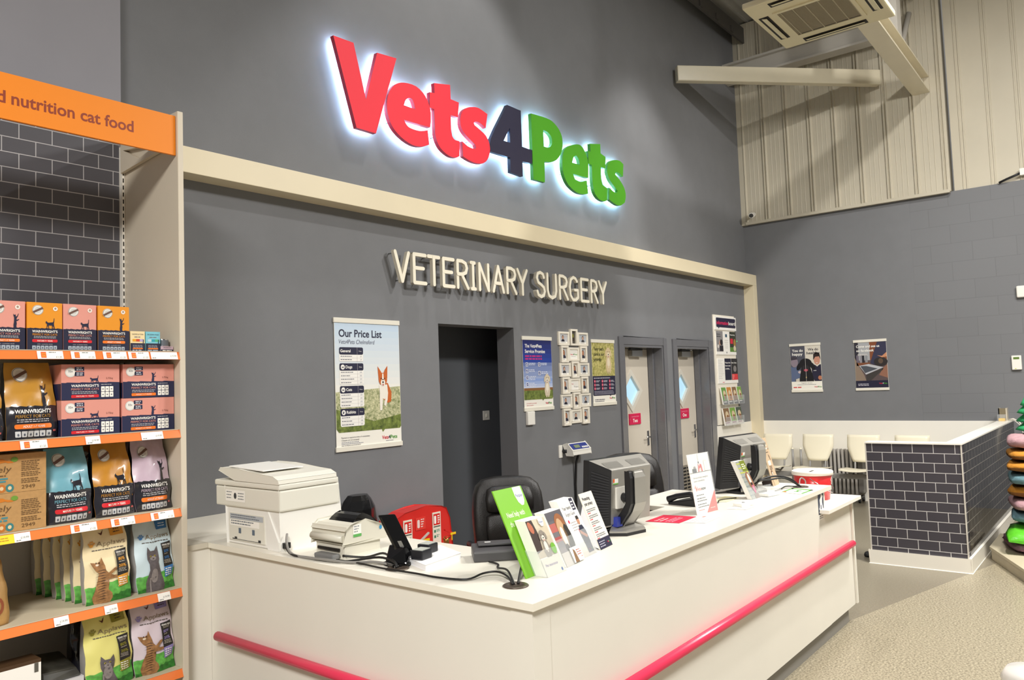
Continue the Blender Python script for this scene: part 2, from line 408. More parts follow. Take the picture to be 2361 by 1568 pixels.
# ------------------------------------------------------------------ doors
FRAME = M('gloss_grey_paint', '#6c6c70', .22, bump=.25, bscale=25, coat=.3)
DOORP = M('cream_door_paint', '#d3cabb', .35, var=.02, scale=2)
GLASSLIT = M('room_glow_glass', '#a9cfe6', .15, emit=.55)  # pale blue glow in the pane stands for the lit room behind
DGLASS = M('window_bead', '#d9d4c8', .35)
def door(n, x0, x1, word, label, vent):
    t = thing('door_%d' % n, label, 'door', ((x0+x1)/2, D, 0)); t['kind'] = 'structure'
    mb = MB(); a = .088
    mb.box(x0-a, x0, D-.022, D, 0, 2.10+a, FRAME); mb.box(x1, x1+a+(.05 if n == 2 else 0), D-.022, D, 0, 2.10+a, FRAME); mb.box(x0, x1, D-.022, D, 2.10, 2.10+a, FRAME)
    mb.box(x0, x0+.03, D-.015, D+.2, 0, 2.10, FRAME); mb.box(x1-.03, x1, D-.015, D+.2, 0, 2.10, FRAME); mb.box(x0+.03, x1-.03, D-.015, D+.2, 2.07, 2.10, FRAME)
    mb.box(x1-.055, x1-.03, D+.1, D+.17, 0, 2.07, FRAME)
    mb.build('door_frame', t, bevel=.004)
    yl = D+.175; cx, cz, hw = (x0+x1)/2-.005, 1.58, .235
    mb = MB(); lx0, lx1 = x0+.03, x1-.055
    hole = [(cx, yl, cz+hw), (cx+hw, yl, cz), (cx, yl, cz-hw), (cx-hw, yl, cz)]
    mb.prism([(lx0, yl, .01), (lx1, yl, .01), (lx1, yl, 2.065), (lx0, yl, 2.065)], (0, .04, 0), DOORP, holes=[hole])
    leaf = mb.build('door_leaf', t)
    mb = MB(); q = .055
    out = [(cx, cz+hw+.012), (cx+hw+.012, cz), (cx, cz-hw-.012), (cx-hw-.012, cz)]; inn = [(cx, cz+hw-q), (cx+hw-q, cz), (cx, cz-hw+q), (cx-hw+q, cz)]
    mb.prism([(x, yl-.012, z) for x, z in out], (0, .03, 0), DGLASS, holes=[[(x, yl-.012, z) for x, z in inn]])
    mb.build('window_frame', leaf)
    mb = MB(); mb.prism([(x, yl+.018, z) for x, z in out], (0, .006, 0), GLASSLIT); mb.build('window_pane', leaf)
    # sign plate
    mb = MB(); sx, sz = cx+.045, 1.255; mb.box(sx-.128, sx+.128, yl-.012, yl, sz-.062, sz+.062, ink('#d3174f')); a = Art()
    a.text('Consultation Room', 0, .022, .016, ink('#f3a9bb'), 1, 'C', w=.17); a.text(word, 0, -.038, .042, PAPER, 1, 'C', b=.02)
    a.ell(-.115, 0, .006, .006, CHROME, 1, 8); a.ell(.115, 0, .006, .006, CHROME, 1, 8)
    mb.art(a, FRONT(sx, yl-.012, sz)); rename(mb.build('sign_plate', leaf), 'crimson room sign reading %s' % word)
    # closer
    mb = MB(); mb.box(cx-.04, cx+.2, yl-.06, yl, 1.975, 2.05, ALU); mb.build('door_closer', leaf, bevel=.006)
    mb = MB(); mb.obox((cx+.02, yl-.075, 2.06), (.22, .05, 0), (0.004, -.012, 0), (0, 0, .006), BLACK); mb.build('closer_arm', leaf)
    # lever handle
    mb = MB(); hx = lx1-.07; mb.box(hx-.022, hx+.022, yl-.008, yl, .93, 1.10, CHROME)
    mb.tube([(hx, yl, 1.03), (hx, yl-.045, 1.03), (hx-.02, yl-.05, 1.03), (hx-.11, yl-.05, 1.03)], .009, CHROME)
    mb.build('door_handle', leaf)
    if vent:
        mb = MB(); vx, vz = x0+.43, .40; mb.box(vx-.16, vx+.16, yl-.008, yl, vz-.2, vz+.2, M('vent_grey', '#8d8577', .5))
        for i in range(3):
            for k in range(9):
                x = vx-.14+i*.1; z = vz-.18+k*.042; mb.box(x, x+.075, yl-.011, yl-.008, z, z+.02, BLACK)
        mb.build('vent_grille', leaf)
    return t
door(1, 7.352, 8.265, 'Two', 'cream door with diamond window and a sign reading Two, left of the pair', False)
door(2, 8.605, 9.505, 'One', 'cream door with diamond window, vent and lever handle, nearest the information board', True)
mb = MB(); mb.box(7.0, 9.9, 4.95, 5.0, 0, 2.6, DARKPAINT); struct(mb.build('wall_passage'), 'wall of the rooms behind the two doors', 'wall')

# ------------------------------------------------------------------ steelwork under the roof
STEEL = M('cream_steel_paint', '#d9d0b8', .28, var=.03, scale=3)
STEELG = M('grey_white_steel_paint', '#b9b4ab', .4, var=.04, scale=3)
a, b = Vector((8.875, 4.34, 5.57)), Vector((10.86, 2.43, 5.555)); d = b-a; n_ = Vector((d.y, -d.x, 0)).normalized()*.05
mb = MB(); mb.obox((a+b)/2, d/2, n_, (0, 0, .1), STEEL)
tag(mb.build('steel_brace', bevel=.012), 'cream square steel brace spanning the corner from grey wall to ribbed cladding', 'beam')
mb = MB(); mb.box(10.52, 10.56, 2.1, 4.398, 5.96, 6.16, STEELG); mb.box(10.46, 10.66, 2.1, 4.398, 5.93, 5.96, STEELG); mb.box(10.46, 10.66, 2.1, 4.398, 6.16, 6.19, STEELG)
tag(mb.build('steel_beam'), 'pale steel beam running behind the brace along the cladding', 'beam')
mb = MB(); sl = -.02
def rz(x): return 5.225+(10.9-x)*.022
x0, x1 = 7.2, 10.9
for (ya_, yb_, za, zb) in ((1.85, 2.05, 0, .02), (1.935, 1.965, .02, .2), (1.85, 2.05, .2, .22)):
    mb.hexa([(x0, ya_, rz(x0)+za), (x1, ya_, rz(x1)+za), (x1, yb_, rz(x1)+za), (x0, yb_, rz(x0)+za), (x0, ya_, rz(x0)+zb), (x1, ya_, rz(x1)+zb), (x1, yb_, rz(x1)+zb), (x0, yb_, rz(x0)+zb)], STEEL)
tag(mb.build('roof_rafter'), 'cream steel rafter sloping down behind the ceiling cassette to the cladding', 'beam')
mb = MB(); mb.box(9.35, 9.55, 1.86, 1.97, rz(9.45)+.22, 6.93, STEELG)
tag(mb.build('steel_hanger'), 'pale steel hanger standing on the rafter beside the cassette', 'beam')
for pa, pb, lab in (((10.86, 2.02, 6.3), (10.7, 2.13, 5.72), 'thin steel strut rising behind the rafter end'), ((10.86, 1.97, 6.5), (9.6, 1.9, 6.38), 'thin steel strut tying the hanger to the cladding')):
    mb = MB(); mb.tube([pa, pb], .035, STEELG, 6); tag(mb.build('steel_strut'), lab, 'beam')
mb = MB(); mb.box(6.0, 10.9, 4.22, 4.25, 6.60, 6.80, M('dark_steel', '#4f4c48', .5)); mb.box(6.0, 10.9, 4.22, 4.398, 6.80, 6.83, MATS['dark_steel'])
for x in (9.4, 9.9, 10.4): mb.box(x, x+.08, 4.2, 4.22, 6.62, 6.7, MATS['dark_steel'])
tag(mb.build('roof_purlin'), 'dark steel purlin under the roof edge against the grey wall', 'beam')

# ceiling cassette air conditioner
ACM = M('aged_white_plastic', '#ded5b4', .4)
t = thing('ceiling_air_conditioner', 'cream square ceiling cassette hanging in front of the rafter, top right', 'air conditioner', (6.55, 1.88, 4.70))
mb = MB(); mb.box(6.14, 6.96, 1.5, 2.26, 4.745, 5.0, STEELG); mb.build('casing', t, bevel=.01)
mb = MB(); X0, X1, Y0, Y1 = 6.045, 7.065, 1.415, 2.345
mb.box(X0, X1, Y0, Y1, 4.70, 4.75, ACM); mb.build('fascia', t, bevel=.012)
GR, GRL = M('grille_dark', '#4a4238', .6), M('grille_bar', '#a99f86', .5)
mb = MB(); gx0, gx1, gy0, gy1 = 6.30, 6.83, 1.62, 2.15
mb.box(gx0, gx1, gy0, gy1, 4.694, 4.70, GR)
for i in range(42): x = gx0+.012*i+.006; mb.box(x, x+.004, gy0, gy1, 4.690, 4.695, GRL)
for i in range(6): y = gy0+.1*i; mb.box(gx0, gx1, y, y+.008, 4.689, 4.695, GRL)
for q in ((gx0-.03, gx0, gy0-.03, gy1+.03), (gx1, gx1+.03, gy0-.03, gy1+.03), (gx0, gx1, gy0-.03, gy0), (gx0, gx1, gy1, gy1+.03)): mb.box(q[0], q[1], q[2], q[3], 4.688, 4.70, ACM)
mb.build('intake_grille', t)
SLOT = M('slot_dark', '#1c1814', .6)
for (q, vert) in (((6.30, 6.83, 2.225, 2.305), 0), ((6.30, 6.83, 1.455, 1.535), 0), ((6.09, 6.17, 1.62, 2.15), 1), ((6.94, 7.02, 1.62, 2.15), 1)):
    mb = MB(); mb.box(q[0], q[1], q[2], q[3], 4.697, 4.70, SLOT)
    if vert: mb.obox(((q[0]+q[1])/2, (q[2]+q[3])/2, 4.692), (.022, 0, .006), (0, (q[3]-q[2])/2-.02, 0), (0, 0, .002), ACM)
    else: mb.obox(((q[0]+q[1])/2, (q[2]+q[3])/2, 4.692), ((q[1]-q[0])/2-.02, 0, 0), (0, .022, .006), (0, 0, .002), ACM)
    mb.build('louvre', t)
for x in (6.2, 6.9):
    for y in (1.56, 2.2):
        mb = MB(); mb.tube([(x, y, 5.0), (x, y, 6.93)], .008, ALU, 6); mb.build('hanger_rod', t)

# fittings on the right wall
t = thing('security_camera', 'small white security camera at the bottom corner of the cladding', 'camera', (W-.075, 4.205, 4.03))
mb = MB(); mb.lathe([(.035, 0), (.035, .015)], (W-.105, 4.205, 4.035), WPLASTIC, 12, 'x'); mb.tube([(W-.09, 4.205, 4.035), (W-.14, 4.205, 4.02)], .012, WPLASTIC); mb.build('bracket', t)
mb = MB(); mb.tube([(W-.14, 4.215, 4.03), (W-.27, 4.17, 3.99)], .038, WPLASTIC, 12); mb.build('camera_body', t)
mb = MB(); mb.tube([(W-.27, 4.17, 3.99), (W-.275, 4.168, 3.988)], .03, BLACKGLOSS, 12); mb.build('lens', t)
mb = MB(); mb.box(W-.05, W+.004, .985, 1.085, 2.52, 2.66, WPLASTIC); o = mb.build('motion_sensor', bevel=.018, seg=3); tag(o, 'white rounded motion sensor on the blockwork at the right edge', 'sensor')
t = thing('alarm_keypad', 'white alarm keypad with small green display on the blockwork', 'keypad', (W, 1.135, 1.67))
mb = MB(); mb.box(W-.035, W+.004, 1.085, 1.185, 1.665, 1.835, WPLASTIC); mb.build('case', t, bevel=.008)
mb = MB(); mb.box(W-.037, W-.034, 1.105, 1.165, 1.79, 1.815, ink('#5d7a2e')); mb.build('display', t)
mb = MB(); mb.box(W-.037, W-.034, 1.14, 1.155, 1.675, 1.682, ink('#c6d64a')); mb.build('indicator', t)
t = thing('cable_entry', 'black cable with white end box on top of the blockwork, right edge', 'cable', (W, 1.0, 3.93))
mb = MB(); mb.tube([(W-.02, 1.18, 3.93), (W-.04, 1.1, 3.955), (W-.04, 1.02, 3.98), (W-.04, .96, 4.0)], .014, BLACK); mb.build('cable', t)
mb = MB(); mb.box(W-.07, W, .86, .96, 3.97, 4.05, WPLASTIC); mb.build('end_box', t)
# ------------------------------------------------------------------ reception counter
PANEL = M('counter_panel', '#e9e5da', .4, var=.012, scale=3)
EDGE = M('worktop_edge', '#efeadb', .4)
PINK = M('coral_pink_rail', '#e63a5c', .3)
KICK = M('grey_plinth', '#8e8b85', .5)
CT = .98
mb = MB()
top = [(2.026, 1.592), (5.183, 1.592), (5.183, 2.135), (4.60, 2.135), (4.60, 2.42), (3.96, 2.42), (3.96, 2.135), (2.60, 2.135), (2.60, 4.398), (2.026, 4.398)]
mb.prism([(x, y, .955) for x, y in top], (0, 0, .025), M('worktop_laminate', '#ebe6d9', .35, var=.012, scale=3), side=EDGE)
o = mb.build('worktop'); fix_normals(o)
tag(o, 'white L-shaped worktop of the reception counter, carrying the monitors and printers', 'worktop')
t = thing('reception_counter', 'white panelled L-shaped reception counter with coral pink rails', 'counter', (2.1, 1.7, 0))
mb = MB(); mb.box(2.045, 2.065, 1.70, 4.39, .12, .955, PANEL); mb.build('side_panel', t)
mb = MB(); mb.box(2.14, 5.10, 1.612, 1.632, .12, .955, PANEL); mb.build('front_panel', t)
mb = MB(); mb.box(5.104, 5.625, 1.614, 1.634, .12, .825, PANEL); mb.build('front_panel', t)
mb = MB(); mb.prism([(2.041, 1.70, .10), (2.041, 1.608, .10), (2.138, 1.608, .10), (2.138, 1.63, .10), (2.062, 1.63, .10), (2.062, 1.70, .10)], (0, 0, .855), PANEL); o = mb.build('corner_post', t); fix_normals(o)
mb = MB(); mb.box(5.63, 5.66, 1.60, 2.12, .125, .825, PANEL); mb.build('end_panel', t)
mb = MB(); mb.box(5.10, 5.12, 1.64, 2.12, .12, .953, PANEL); mb.build('end_panel', t)
mb = MB(); mb.prism([(2.10, 4.38, 0), (2.10, 1.655, 0), (5.60, 1.655, 0), (5.60, 1.675, 0), (2.12, 1.675, 0), (2.12, 4.38, 0)], (0, 0, .125), KICK); o = mb.build('plinth', t); fix_normals(o)
mb = MB(); mb.box(2.58, 2.598, 2.16, 4.39, .02, .953, PANEL); mb.build('back_panel', t)
mb = MB(); mb.box(2.62, 5.09, 2.10, 2.118, .02, .953, PANEL); mb.build('back_panel', t)
mb = MB(); mb.tube([(2.02, 3.52, .546), (2.02, 1.60, .546)], .022, PINK, 12)
for y in (3.2, 2.5, 1.8): mb.tube([(2.02, y, .546), (2.05, y, .546)], .008, PINK, 6)
rename(mb.build('handrail', t), 'coral pink rail on the left face')
mb = MB(); mb.tube([(2.05, 1.585, .546), (5.545, 1.585, .546)], .022, PINK, 12); mb.ball((5.545, 1.585, .546), .022, .022, .022, PINK, 10, 6)
for x in (2.3, 3.4, 4.5, 5.4): mb.tube([(x, 1.585, .546), (x, 1.616, .546)], .008, PINK, 6)
rename(mb.build('handrail', t), 'coral pink rail on the long front face')
mb = MB(); a = Art(); a.rect(0, 0, .105, .14, ink('#20304c'), 1)
a.shape([(.1, 0), (.25, .3), (.2, .6), (.45, .75), (.5, .95), (.65, 1), (.8, .85), (.95, .8), (.8, .65), (.75, .4), (.9, 0), (.6, 0), (.55, .3), (.4, .25), (.35, 0)], .01, .03, .085, .1, PAPER, 2)
a.rect(0, -.035, .105, 0, PAPER, 1); a.lines(.008, -.008, .08, 2, .012, .005, ink('#6a6a72'), 2); a.text('2', .01, .012, .03, PAPER, 3, b=.02)
mb.art(a, FRONT(4.965, 1.612, .82), .0008); rename(mb.build('sticker', t), 'navy sticker with a white dog at the end of the front panel')
mb = MB(); mb.box(4.99, 5.70, 1.556, 2.10, .826, .85, WHITE); o = mb.build('counter_shelf', bevel=.002); tag(o, 'low white end shelf of the counter under the red bucket', 'shelf')
t = thing('filler_cabinet', 'narrow white filler unit between cat food shelving and counter', 'cabinet', (1.96, 3.7, 0))
mb = MB(); mb.box(1.893, 2.024, 3.605, 4.39, .956, .981, M('laminate_grey_white', '#cfc8b8', .45)); mb.build('top', t)
mb = MB(); mb.box(1.895, 2.044, 3.615, 3.635, 0, .954, PANEL); mb.build('front_panel', t)

# half-height tiled partition
t = thing('tiled_partition', 'half-height partition in dark grey metro tiles with white cap, right of the counter', 'partition', (7.5, 1.6, 0))
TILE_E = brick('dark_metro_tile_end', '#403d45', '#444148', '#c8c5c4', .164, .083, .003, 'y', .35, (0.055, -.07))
TILE_S = brick('shaded_metro_tile_side', '#1f1c20', '#232024', '#8f8a82', .164, .083, .0025, 'x', .08, (0.02, -.07))  # same tile as the end, with this side's shade put into the colour
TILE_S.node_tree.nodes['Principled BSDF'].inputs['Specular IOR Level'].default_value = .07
SK = M('white_skirting_paint', '#f1ece0', .4)
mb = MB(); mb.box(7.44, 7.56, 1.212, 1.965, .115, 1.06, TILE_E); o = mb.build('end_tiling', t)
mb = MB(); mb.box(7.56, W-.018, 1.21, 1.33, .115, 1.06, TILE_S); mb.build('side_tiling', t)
mb = MB(); mb.prism([(7.432, 1.202, 1.06), (W-.016, 1.202, 1.06), (W-.016, 1.34, 1.06), (7.57, 1.34, 1.06), (7.57, 1.972, 1.06), (7.432, 1.972, 1.06)], (0, 0, .013), WHITE); o = mb.build('cap', t); fix_normals(o)
mb = MB(); mb.prism([(7.415, 1.185, 0), (W-.016, 1.185, 0), (W-.016, 1.34, 0), (7.57, 1.34, 0), (7.57, 1.985, 0), (7.415, 1.985, 0)], (0, 0, .115), SK); o = mb.build('skirting', t, bevel=.008); fix_normals(o)
for (x, y) in ((7.435, 1.205), (7.435, 1.962)):
    mb = MB(); mb.box(x, x+.012, y, y+.010, .115, 1.06, M('tile_trim', '#cfc9bf', .4)); mb.build('corner_trim', t)
t = thing('leaflet_box', 'small leaflet box with yellow cards at the wall end of the partition top', 'box', (10.72, 1.30, 1.073))
mb = MB(); mb.box(10.70, 10.82, 1.245, 1.255, 1.073, 1.22, ink('#cfc6b2')); mb.box(10.70, 10.71, 1.255, 1.33, 1.073, 1.22, ink('#7a6f58')); mb.box(10.70, 10.82, 1.32, 1.33, 1.073, 1.22, ink('#d9d2c2')); mb.build('leaflets', t)
mb = MB(); mb.box(10.60, 10.695, 1.25, 1.33, 1.073, 1.15, CLEAR); mb.build('holder', t)
mb = MB(); mb.box(10.61, 10.69, 1.26, 1.32, 1.075, 1.105, ink('#e0b440')); mb.build('cards', t)
mb = MB(); mb.tube([(10.76, 1.235, 1.085), (10.74, 1.19, 1.095), (10.72, 1.13, 1.06), (10.70, 1.095, .99), (10.69, 1.07, .9), (10.69, 1.06, .6)], .008, ink('#d8d2c8')); mb.tube([(10.74, 1.235, 1.083), (10.72, 1.185, 1.085), (10.70, 1.13, 1.03), (10.68, 1.10, .95), (10.67, 1.08, .8)], .006, ink('#c9c3b9'))
tag(mb.build('white_cable'), 'white cable hanging over the tiled partition near the leaflet box', 'cable')

# waiting seats: one beam bench
t = thing('beam_bench', 'row of white moulded seats on one steel beam against the white dado', 'bench', (10.5, 3.1, 0))
SEATP = M('cream_white_seat', '#f2ead2', .35); SEATM = M('grey_seat_steel', '#9a9895', .4, .2)
def seat(yc):
    w = .20
    rings = []
    for i in range(9):                         # seat shell: front lip to rear
        u = i/8; x = 10.14+.44*u; z = .472+.03*max(0, .25-u)*-1+.012*math.cos(u*3.0); hw = w*(.86+.14*math.sin(min(1, u*2.2)*math.pi/2))
        ring = []
        for k in range(9):
            v = k/8*2-1; ring.append((x, yc+v*hw, z+.016*v*v))
        for k in range(8, -1, -1):
            v = k/8*2-1; ring.append((x, yc+v*hw, z+.016*v*v-.012))
        rings.append(ring)
    MBs = MB(); MBs.loft(rings, SEATP); o = MBs.build('seat', t); fix_normals(o)
    rings = []
    for i in range(10):
        u = i/9; z = .545+.345*u; x = 10.60+.07*u; hw = .125+.075*min(1, u*1.9); ring = []
        for k in range(9):
            v = k/8*2-1; ring.append((x-.02*(1-v*v)+.02, yc+v*hw, z))
        for k in range(8, -1, -1):
            v = k/8*2-1; ring.append((x-.02*(1-v*v)+.032, yc+v*hw, z))
        rings.append(ring)
    MBs = MB(); MBs.loft(rings, SEATP); o = MBs.build('backrest', t); fix_normals(o)
    MBs = MB()
    for s in (-.1, .1):
        MBs.tube([(10.3, yc+s, .45), (10.45, yc+s, .42), (10.6, yc+s, .46), (10.645, yc+s, .62), (10.655, yc+s, .72)], .012, SEATM)
    MBs.build('support_bracket', t)
for yc in (3.965, 3.42, 2.845, 2.27): seat(yc)
mb = MB(); mb.box(10.42, 10.49, 1.95, 4.23, .345, .405, SEATM); mb.build('beam', t, bevel=.004)
for y in (2.55, 3.69):
    mb = MB(); mb.box(10.435, 10.475, y-.02, y+.02, .05, .345, SEATM); mb.box(10.15, 10.75, y-.025, y+.025, .0, .05, SEATM); mb.build('leg', t, bevel=.004)
for y in (3.64, 3.75):
    mb = MB(); mb.tube([(10.62, y, .40), (10.63, y, .69)], .016, SEATM); mb.ball((10.63, y, .69), .016, .016, .02, SEATP, 8, 5); mb.build('upright', t)
# oil radiator
t = thing('oil_filled_radiator', 'grey finned portable radiator standing behind the waiting seats', 'radiator', (10.84, 3.15, 0))
RAD = M('grey_radiator_enamel', '#b5b0aa', .35, .0)
for i in range(9):
    y = 2.99+i*.052
    mb = MB(); mb.obox((10.85, y, .385), (.07, 0, 0), (0, .011, 0), (0, 0, .30), RAD); mb.tube([(10.785, y, .1), (10.785, y, .675)], .018, RAD, 8); mb.build('fin', t, bevel=.006)
mb = MB(); mb.box(10.78, 10.92, 2.90, 2.965, .12, .56, M('radiator_control', '#77736f', .4)); mb.build('control_box', t, bevel=.012)
for y in (2.94, 3.40):
    mb = MB(); mb.box(10.70, 10.90, y-.015, y+.015, .06, .085, BLACK); mb.build('foot', t)
    for x in (10.71, 10.89):
        mb = MB(); mb.lathe([(.0, -.012), (.03, -.012), (.03, .012), (.0, .012)], (x, y, .03), BLACK, 12, 'y'); mb.build('caster', t)
mb = MB(); mb.ball((7.66, 2.06, .018), .05, .035, .03, BLACK, 12, 6); o = mb.build('rubber_doorstop'); tag(o, 'black rubber lump on the floor at the foot of the tiled partition', 'doorstop')

# ------------------------------------------------------------------ pet cushions at the right edge
t = thing('display_plinth', 'low cream display base on the floor under the pile of pet cushions', 'plinth', (8.0, .6, 0))
PL = M('display_base', '#b3a891', .5, var=.04)
pts = [(8.07, 1.13), (7.20, .76), (7.55, -.1), (8.75, .35), (8.75, 1.13)]
mb = MB(); mb.prism([(x, y, 0) for x, y in pts[::-1]], (0, 0, .085), PL); o = mb.build('base', t); fix_normals(o)
pt2 = [(8.085, 1.145), (7.18, .76), (7.54, -.12), (8.77, .34), (8.77, 1.145)]
mb = MB(); mb.prism([(x, y, .085) for x, y in pt2[::-1]], (0, 0, .022), M('display_base_top', '#c4b99f', .5)); o = mb.build('top', t); fix_normals(o)
def cushion(cx, cy, z0, w, d, h, mat, label, rz=0, piping=None, cat='cushion', name='pet_cushion', crump=0.):
    rings = []; N = 28
    for f, g in ((-1, .55), (-.97, .74), (-.85, .88), (-.6, .96), (-.25, .99), (0, 1.0), (.25, .99), (.6, .96), (.85, .88), (.97, .74), (1, .5)):
        ring = []
        for k in range(N):
            a = 2*math.pi*k/N; c, s = math.cos(a), math.sin(a); p = .36
            x = math.copysign(abs(c)**p, c)*w/2; y = math.copysign(abs(s)**p, s)*d/2
            wob = 1+crump*math.sin(5*a+f*7+cx*9)+.012*math.sin(9*a+f*3+z0*40); cornr = (abs(x)/(w/2)*abs(y)/(d/2))**3
            xx, yy = x*g*wob, y*g*wob
            zz = z0+h/2+f*h/2*(.97-.35*cornr)*(.98+.02*math.sin(3*a+z0*30))
            ring.append((cx+xx*math.cos(rz)-yy*math.sin(rz), cy+xx*math.sin(rz)+yy*math.cos(rz), zz))
        rings.append(ring)
    mbc = MB(); mbc.loft(rings, mat, True, True)
    if piping:
        k2 = mbc.mi(piping)
        for q_ in range(5*N): mbc.m[q_] = k2
    o = mbc.build(name); return tag(o, label, cat, 'pet cushions piled at the right edge' if cat == 'cushion' else None)
def fabric(n, c): return M(n, c, .85, var=.12, scale=25, bump=.25, bscale=90)
FP, FO, FT, FM = fabric('pink_fabric', '#a98489'), fabric('ochre_fabric', '#b4771f'), fabric('teal_fabric', '#5d7f88'), fabric('mauve_fabric', '#84626f')
px, py = 8.20, .72
cushion(px-.02, py+.02, .109, .66, .56, .10, FM, 'mauve fabric pet cushion at the bottom of the pile', .3, crump=.03)
t = thing('pet_treat_bag', 'bright green crinkled bag lying low in the cushion pile', 'bag', (px-.1, py+.1, .212))
gm = M('green_foil', '#58b52b', .25, var=.1, scale=14, bump=.5, bscale=18)
mb = MB(); rings = []
for i in range(9):
    u = i/8; ring = []
    for k in range(14):
        a = 2*math.pi*k/14; hh = .012+.055*math.sin(u*math.pi)**.6; ww = .16*(.75+.25*math.sin(u*math.pi))
        ring.append((px-.42+.62*u, py+.12+ww*math.cos(a)+.01*math.sin(9*u+k), .212+hh+hh*math.sin(a)*(1+.15*math.sin(3*k+8*u))))
    rings.append(ring)
mb.loft(rings, gm); mb.build('pouch', t)
mb = MB(); a = Art(); a.ell(0, 0, .05, .035, PAPER, 1); a.text('pets', 0, -.01, .02, ink('#3f8a22'), 2, 'C'); mb.art(a, flat((px-.12, py-.045, .285), (1, 0, 0), (0, .4, .9), (0, -.9, .4)), .004); mb.build('printed_badge', t)
zz = .352
for mat, h, lab, dx, r in ((FT, .10, 'slate teal pet cushion resting just above the green bag', -.03, .1), (FP, .11, 'dusty pink pet cushion between two slate teal ones low in the pile', -.05, .25), (FO, .105, 'ochre pet cushion in the middle of the pile, on a dusty pink one', -.02, .0), (FT, .11, 'slate teal pet cushion sandwiched between two ochre ones', -.05, .15), (FO, .095, 'ochre pet cushion directly above a slate teal one', -.06, .05), (FO, .095, 'ochre pet cushion directly under the topmost pink one', -.03, .2), (FP, .125, 'dusty pink pet cushion on top of the pile', .0, .1)):
    cushion(px+dx, py, zz, .54, .5, h, mat, lab, r, {FO: fabric('brown_fabric', '#7d5122')}.get(mat), crump=.012); zz += h+.003
mb = MB(); gp = fabric('green_plush', '#1f8a52')
for i, (dx, dz, r) in enumerate(((0, 0, .09), (.02, .075, .085), (0, .15, .075), (-.01, .22, .05))):
    mb.lathe([(.01, -.02), (r*1.25, .005), (r, .03), (.02, .085)], (px+.07+dx, py+.075, zz+.02+dz), gp, 12)
tag(mb.build('green_plush_toy'), 'green tiered plush toy on top of the cushion pile at the right edge', 'toy')
mb = MB(); mb.lathe([(.10, 0), (.125, .30), (.135, .33), (.11, .37), (.0, .39)], (4.10, .44, 0), M('translucent_white_plastic', '#dcd9d3', .3), 24)
tag(mb.build('plastic_tub'), 'pale rounded plastic tub cut off by the bottom right corner', 'tub')
# ------------------------------------------------------------------ cat food shelving
SHELFC = M('shelf_cream', '#cbbfa6', .45, var=.02, scale=4)
PANELC = M('shelf_end_cream', '#d6cbb8', .45, var=.02, scale=3)
ORANGE = M('orange_price_rail', '#f08040', .18, coat=.4)
SIGNO = M('orange_sign', '#f28a1c', .5)
BRK = brick('printed_brick_panel', '#504f55', '#545359', '#b4b2b4', .147, .0737, .0022, 'x', .5, (0.024, -.0225))
t = SH = thing('shelving_bay', 'cream shelving bay of cat food with orange header and grey tiled back', 'shelving', (1.2, 3.85, 0))
SZ = [1.914, 1.545, 1.176, .806, .437, .10]
mb = MB(); mb.box(1.861, 1.889, 3.545, 4.16, 0, 3.085, PANELC); mb.build('end_panel', t, bevel=.003)
mb = MB(); mb.box(.25, 1.844, 4.13, 4.145, .1, 1.90, M('grey_back_sheet', '#b9b5af', .5)); mb.build('back_panel', t)
mb = MB(); mb.box(.25, 1.844, 4.13, 4.145, 1.90, 3.14, BRK); rename(mb.build('back_panel', t), 'grey printed tile back panel')
mb = MB(); mb.box(1.845, 1.859, 4.10, 4.14, 0, 3.03, WHITE)
for i in range(76): mb.box(1.849, 1.854, 4.098, 4.101, .1+i*.0375, .122+i*.0375, SLOT)
mb.build('upright', t)
mb = MB(); mb.box(.25, 1.858, 3.56, 3.575, 2.868, 3.062, SIGNO); a = Art(); MAR = ink('#93402a')
a.text('d', 1.134, 0, .054, MAR, 1, 'R', b=.022); a.text('nutrition cat food', 1.155, 0, .054, MAR, 1, b=.022, w=.502)
mb.art(a, lambda u, v, e: Vector((u, 3.56-e, 2.935+v))); rename(mb.build('header_sign', t), 'orange header board lettered in maroon')
mb = MB(); mb.prism([(1.838, 4.10, 3.03), (1.838, 4.10, 2.885), (1.838, 3.58, 2.92), (1.838, 3.58, 2.96)], (.018, 0, 0), PANELC, holes=[[(1.838, 4.07, 3.0), (1.838, 3.68, 2.955), (1.838, 3.9, 2.92)]]); o = mb.build('header_bracket', t); fix_normals(o)
SAVE = ink('#ea5a1e')
def ticket(parent, x0, x1, z, kind):
    w = x1-x0; mb = MB(); a = Art(); a.rect(0, 0, w, .034, PAPER if kind != 'yellow' else ink('#f4d524'), 1)
    if kind == 'save':
        a.rect(.014, .005, .034, .030, SAVE, 2); a.text('SAVE', .024, .019, .006, ink('#ffd34d'), 3, 'C', w=.016); a.text('20%', .024, .009, .007, ink('#ffd34d'), 3, 'C', w=.016)
        a.lines(.045, .030, .03, 1, .01, .003, ink('#777777'), 2); a.text('£1.25', w-.006, .005, .008, ink('#8a8a8a'), 2, 'R')
    elif kind == 'yellow': a.lines(.008, .024, w*.6, 2, .009, .003, ink('#c0872a'), 2)
    else: a.text('£19.99', w-.006, .012, .008, ink('#8a8a8a'), 2, 'R'); a.lines(.006, .008, .02, 1, .01, .003, ink('#777777'), 2)
    mb.art(a, lambda u, v, e: Vector((x0+u, 3.5405+(v/.036)*.014-e, z-.037+v)), .0012); mb.build('price_ticket', parent)
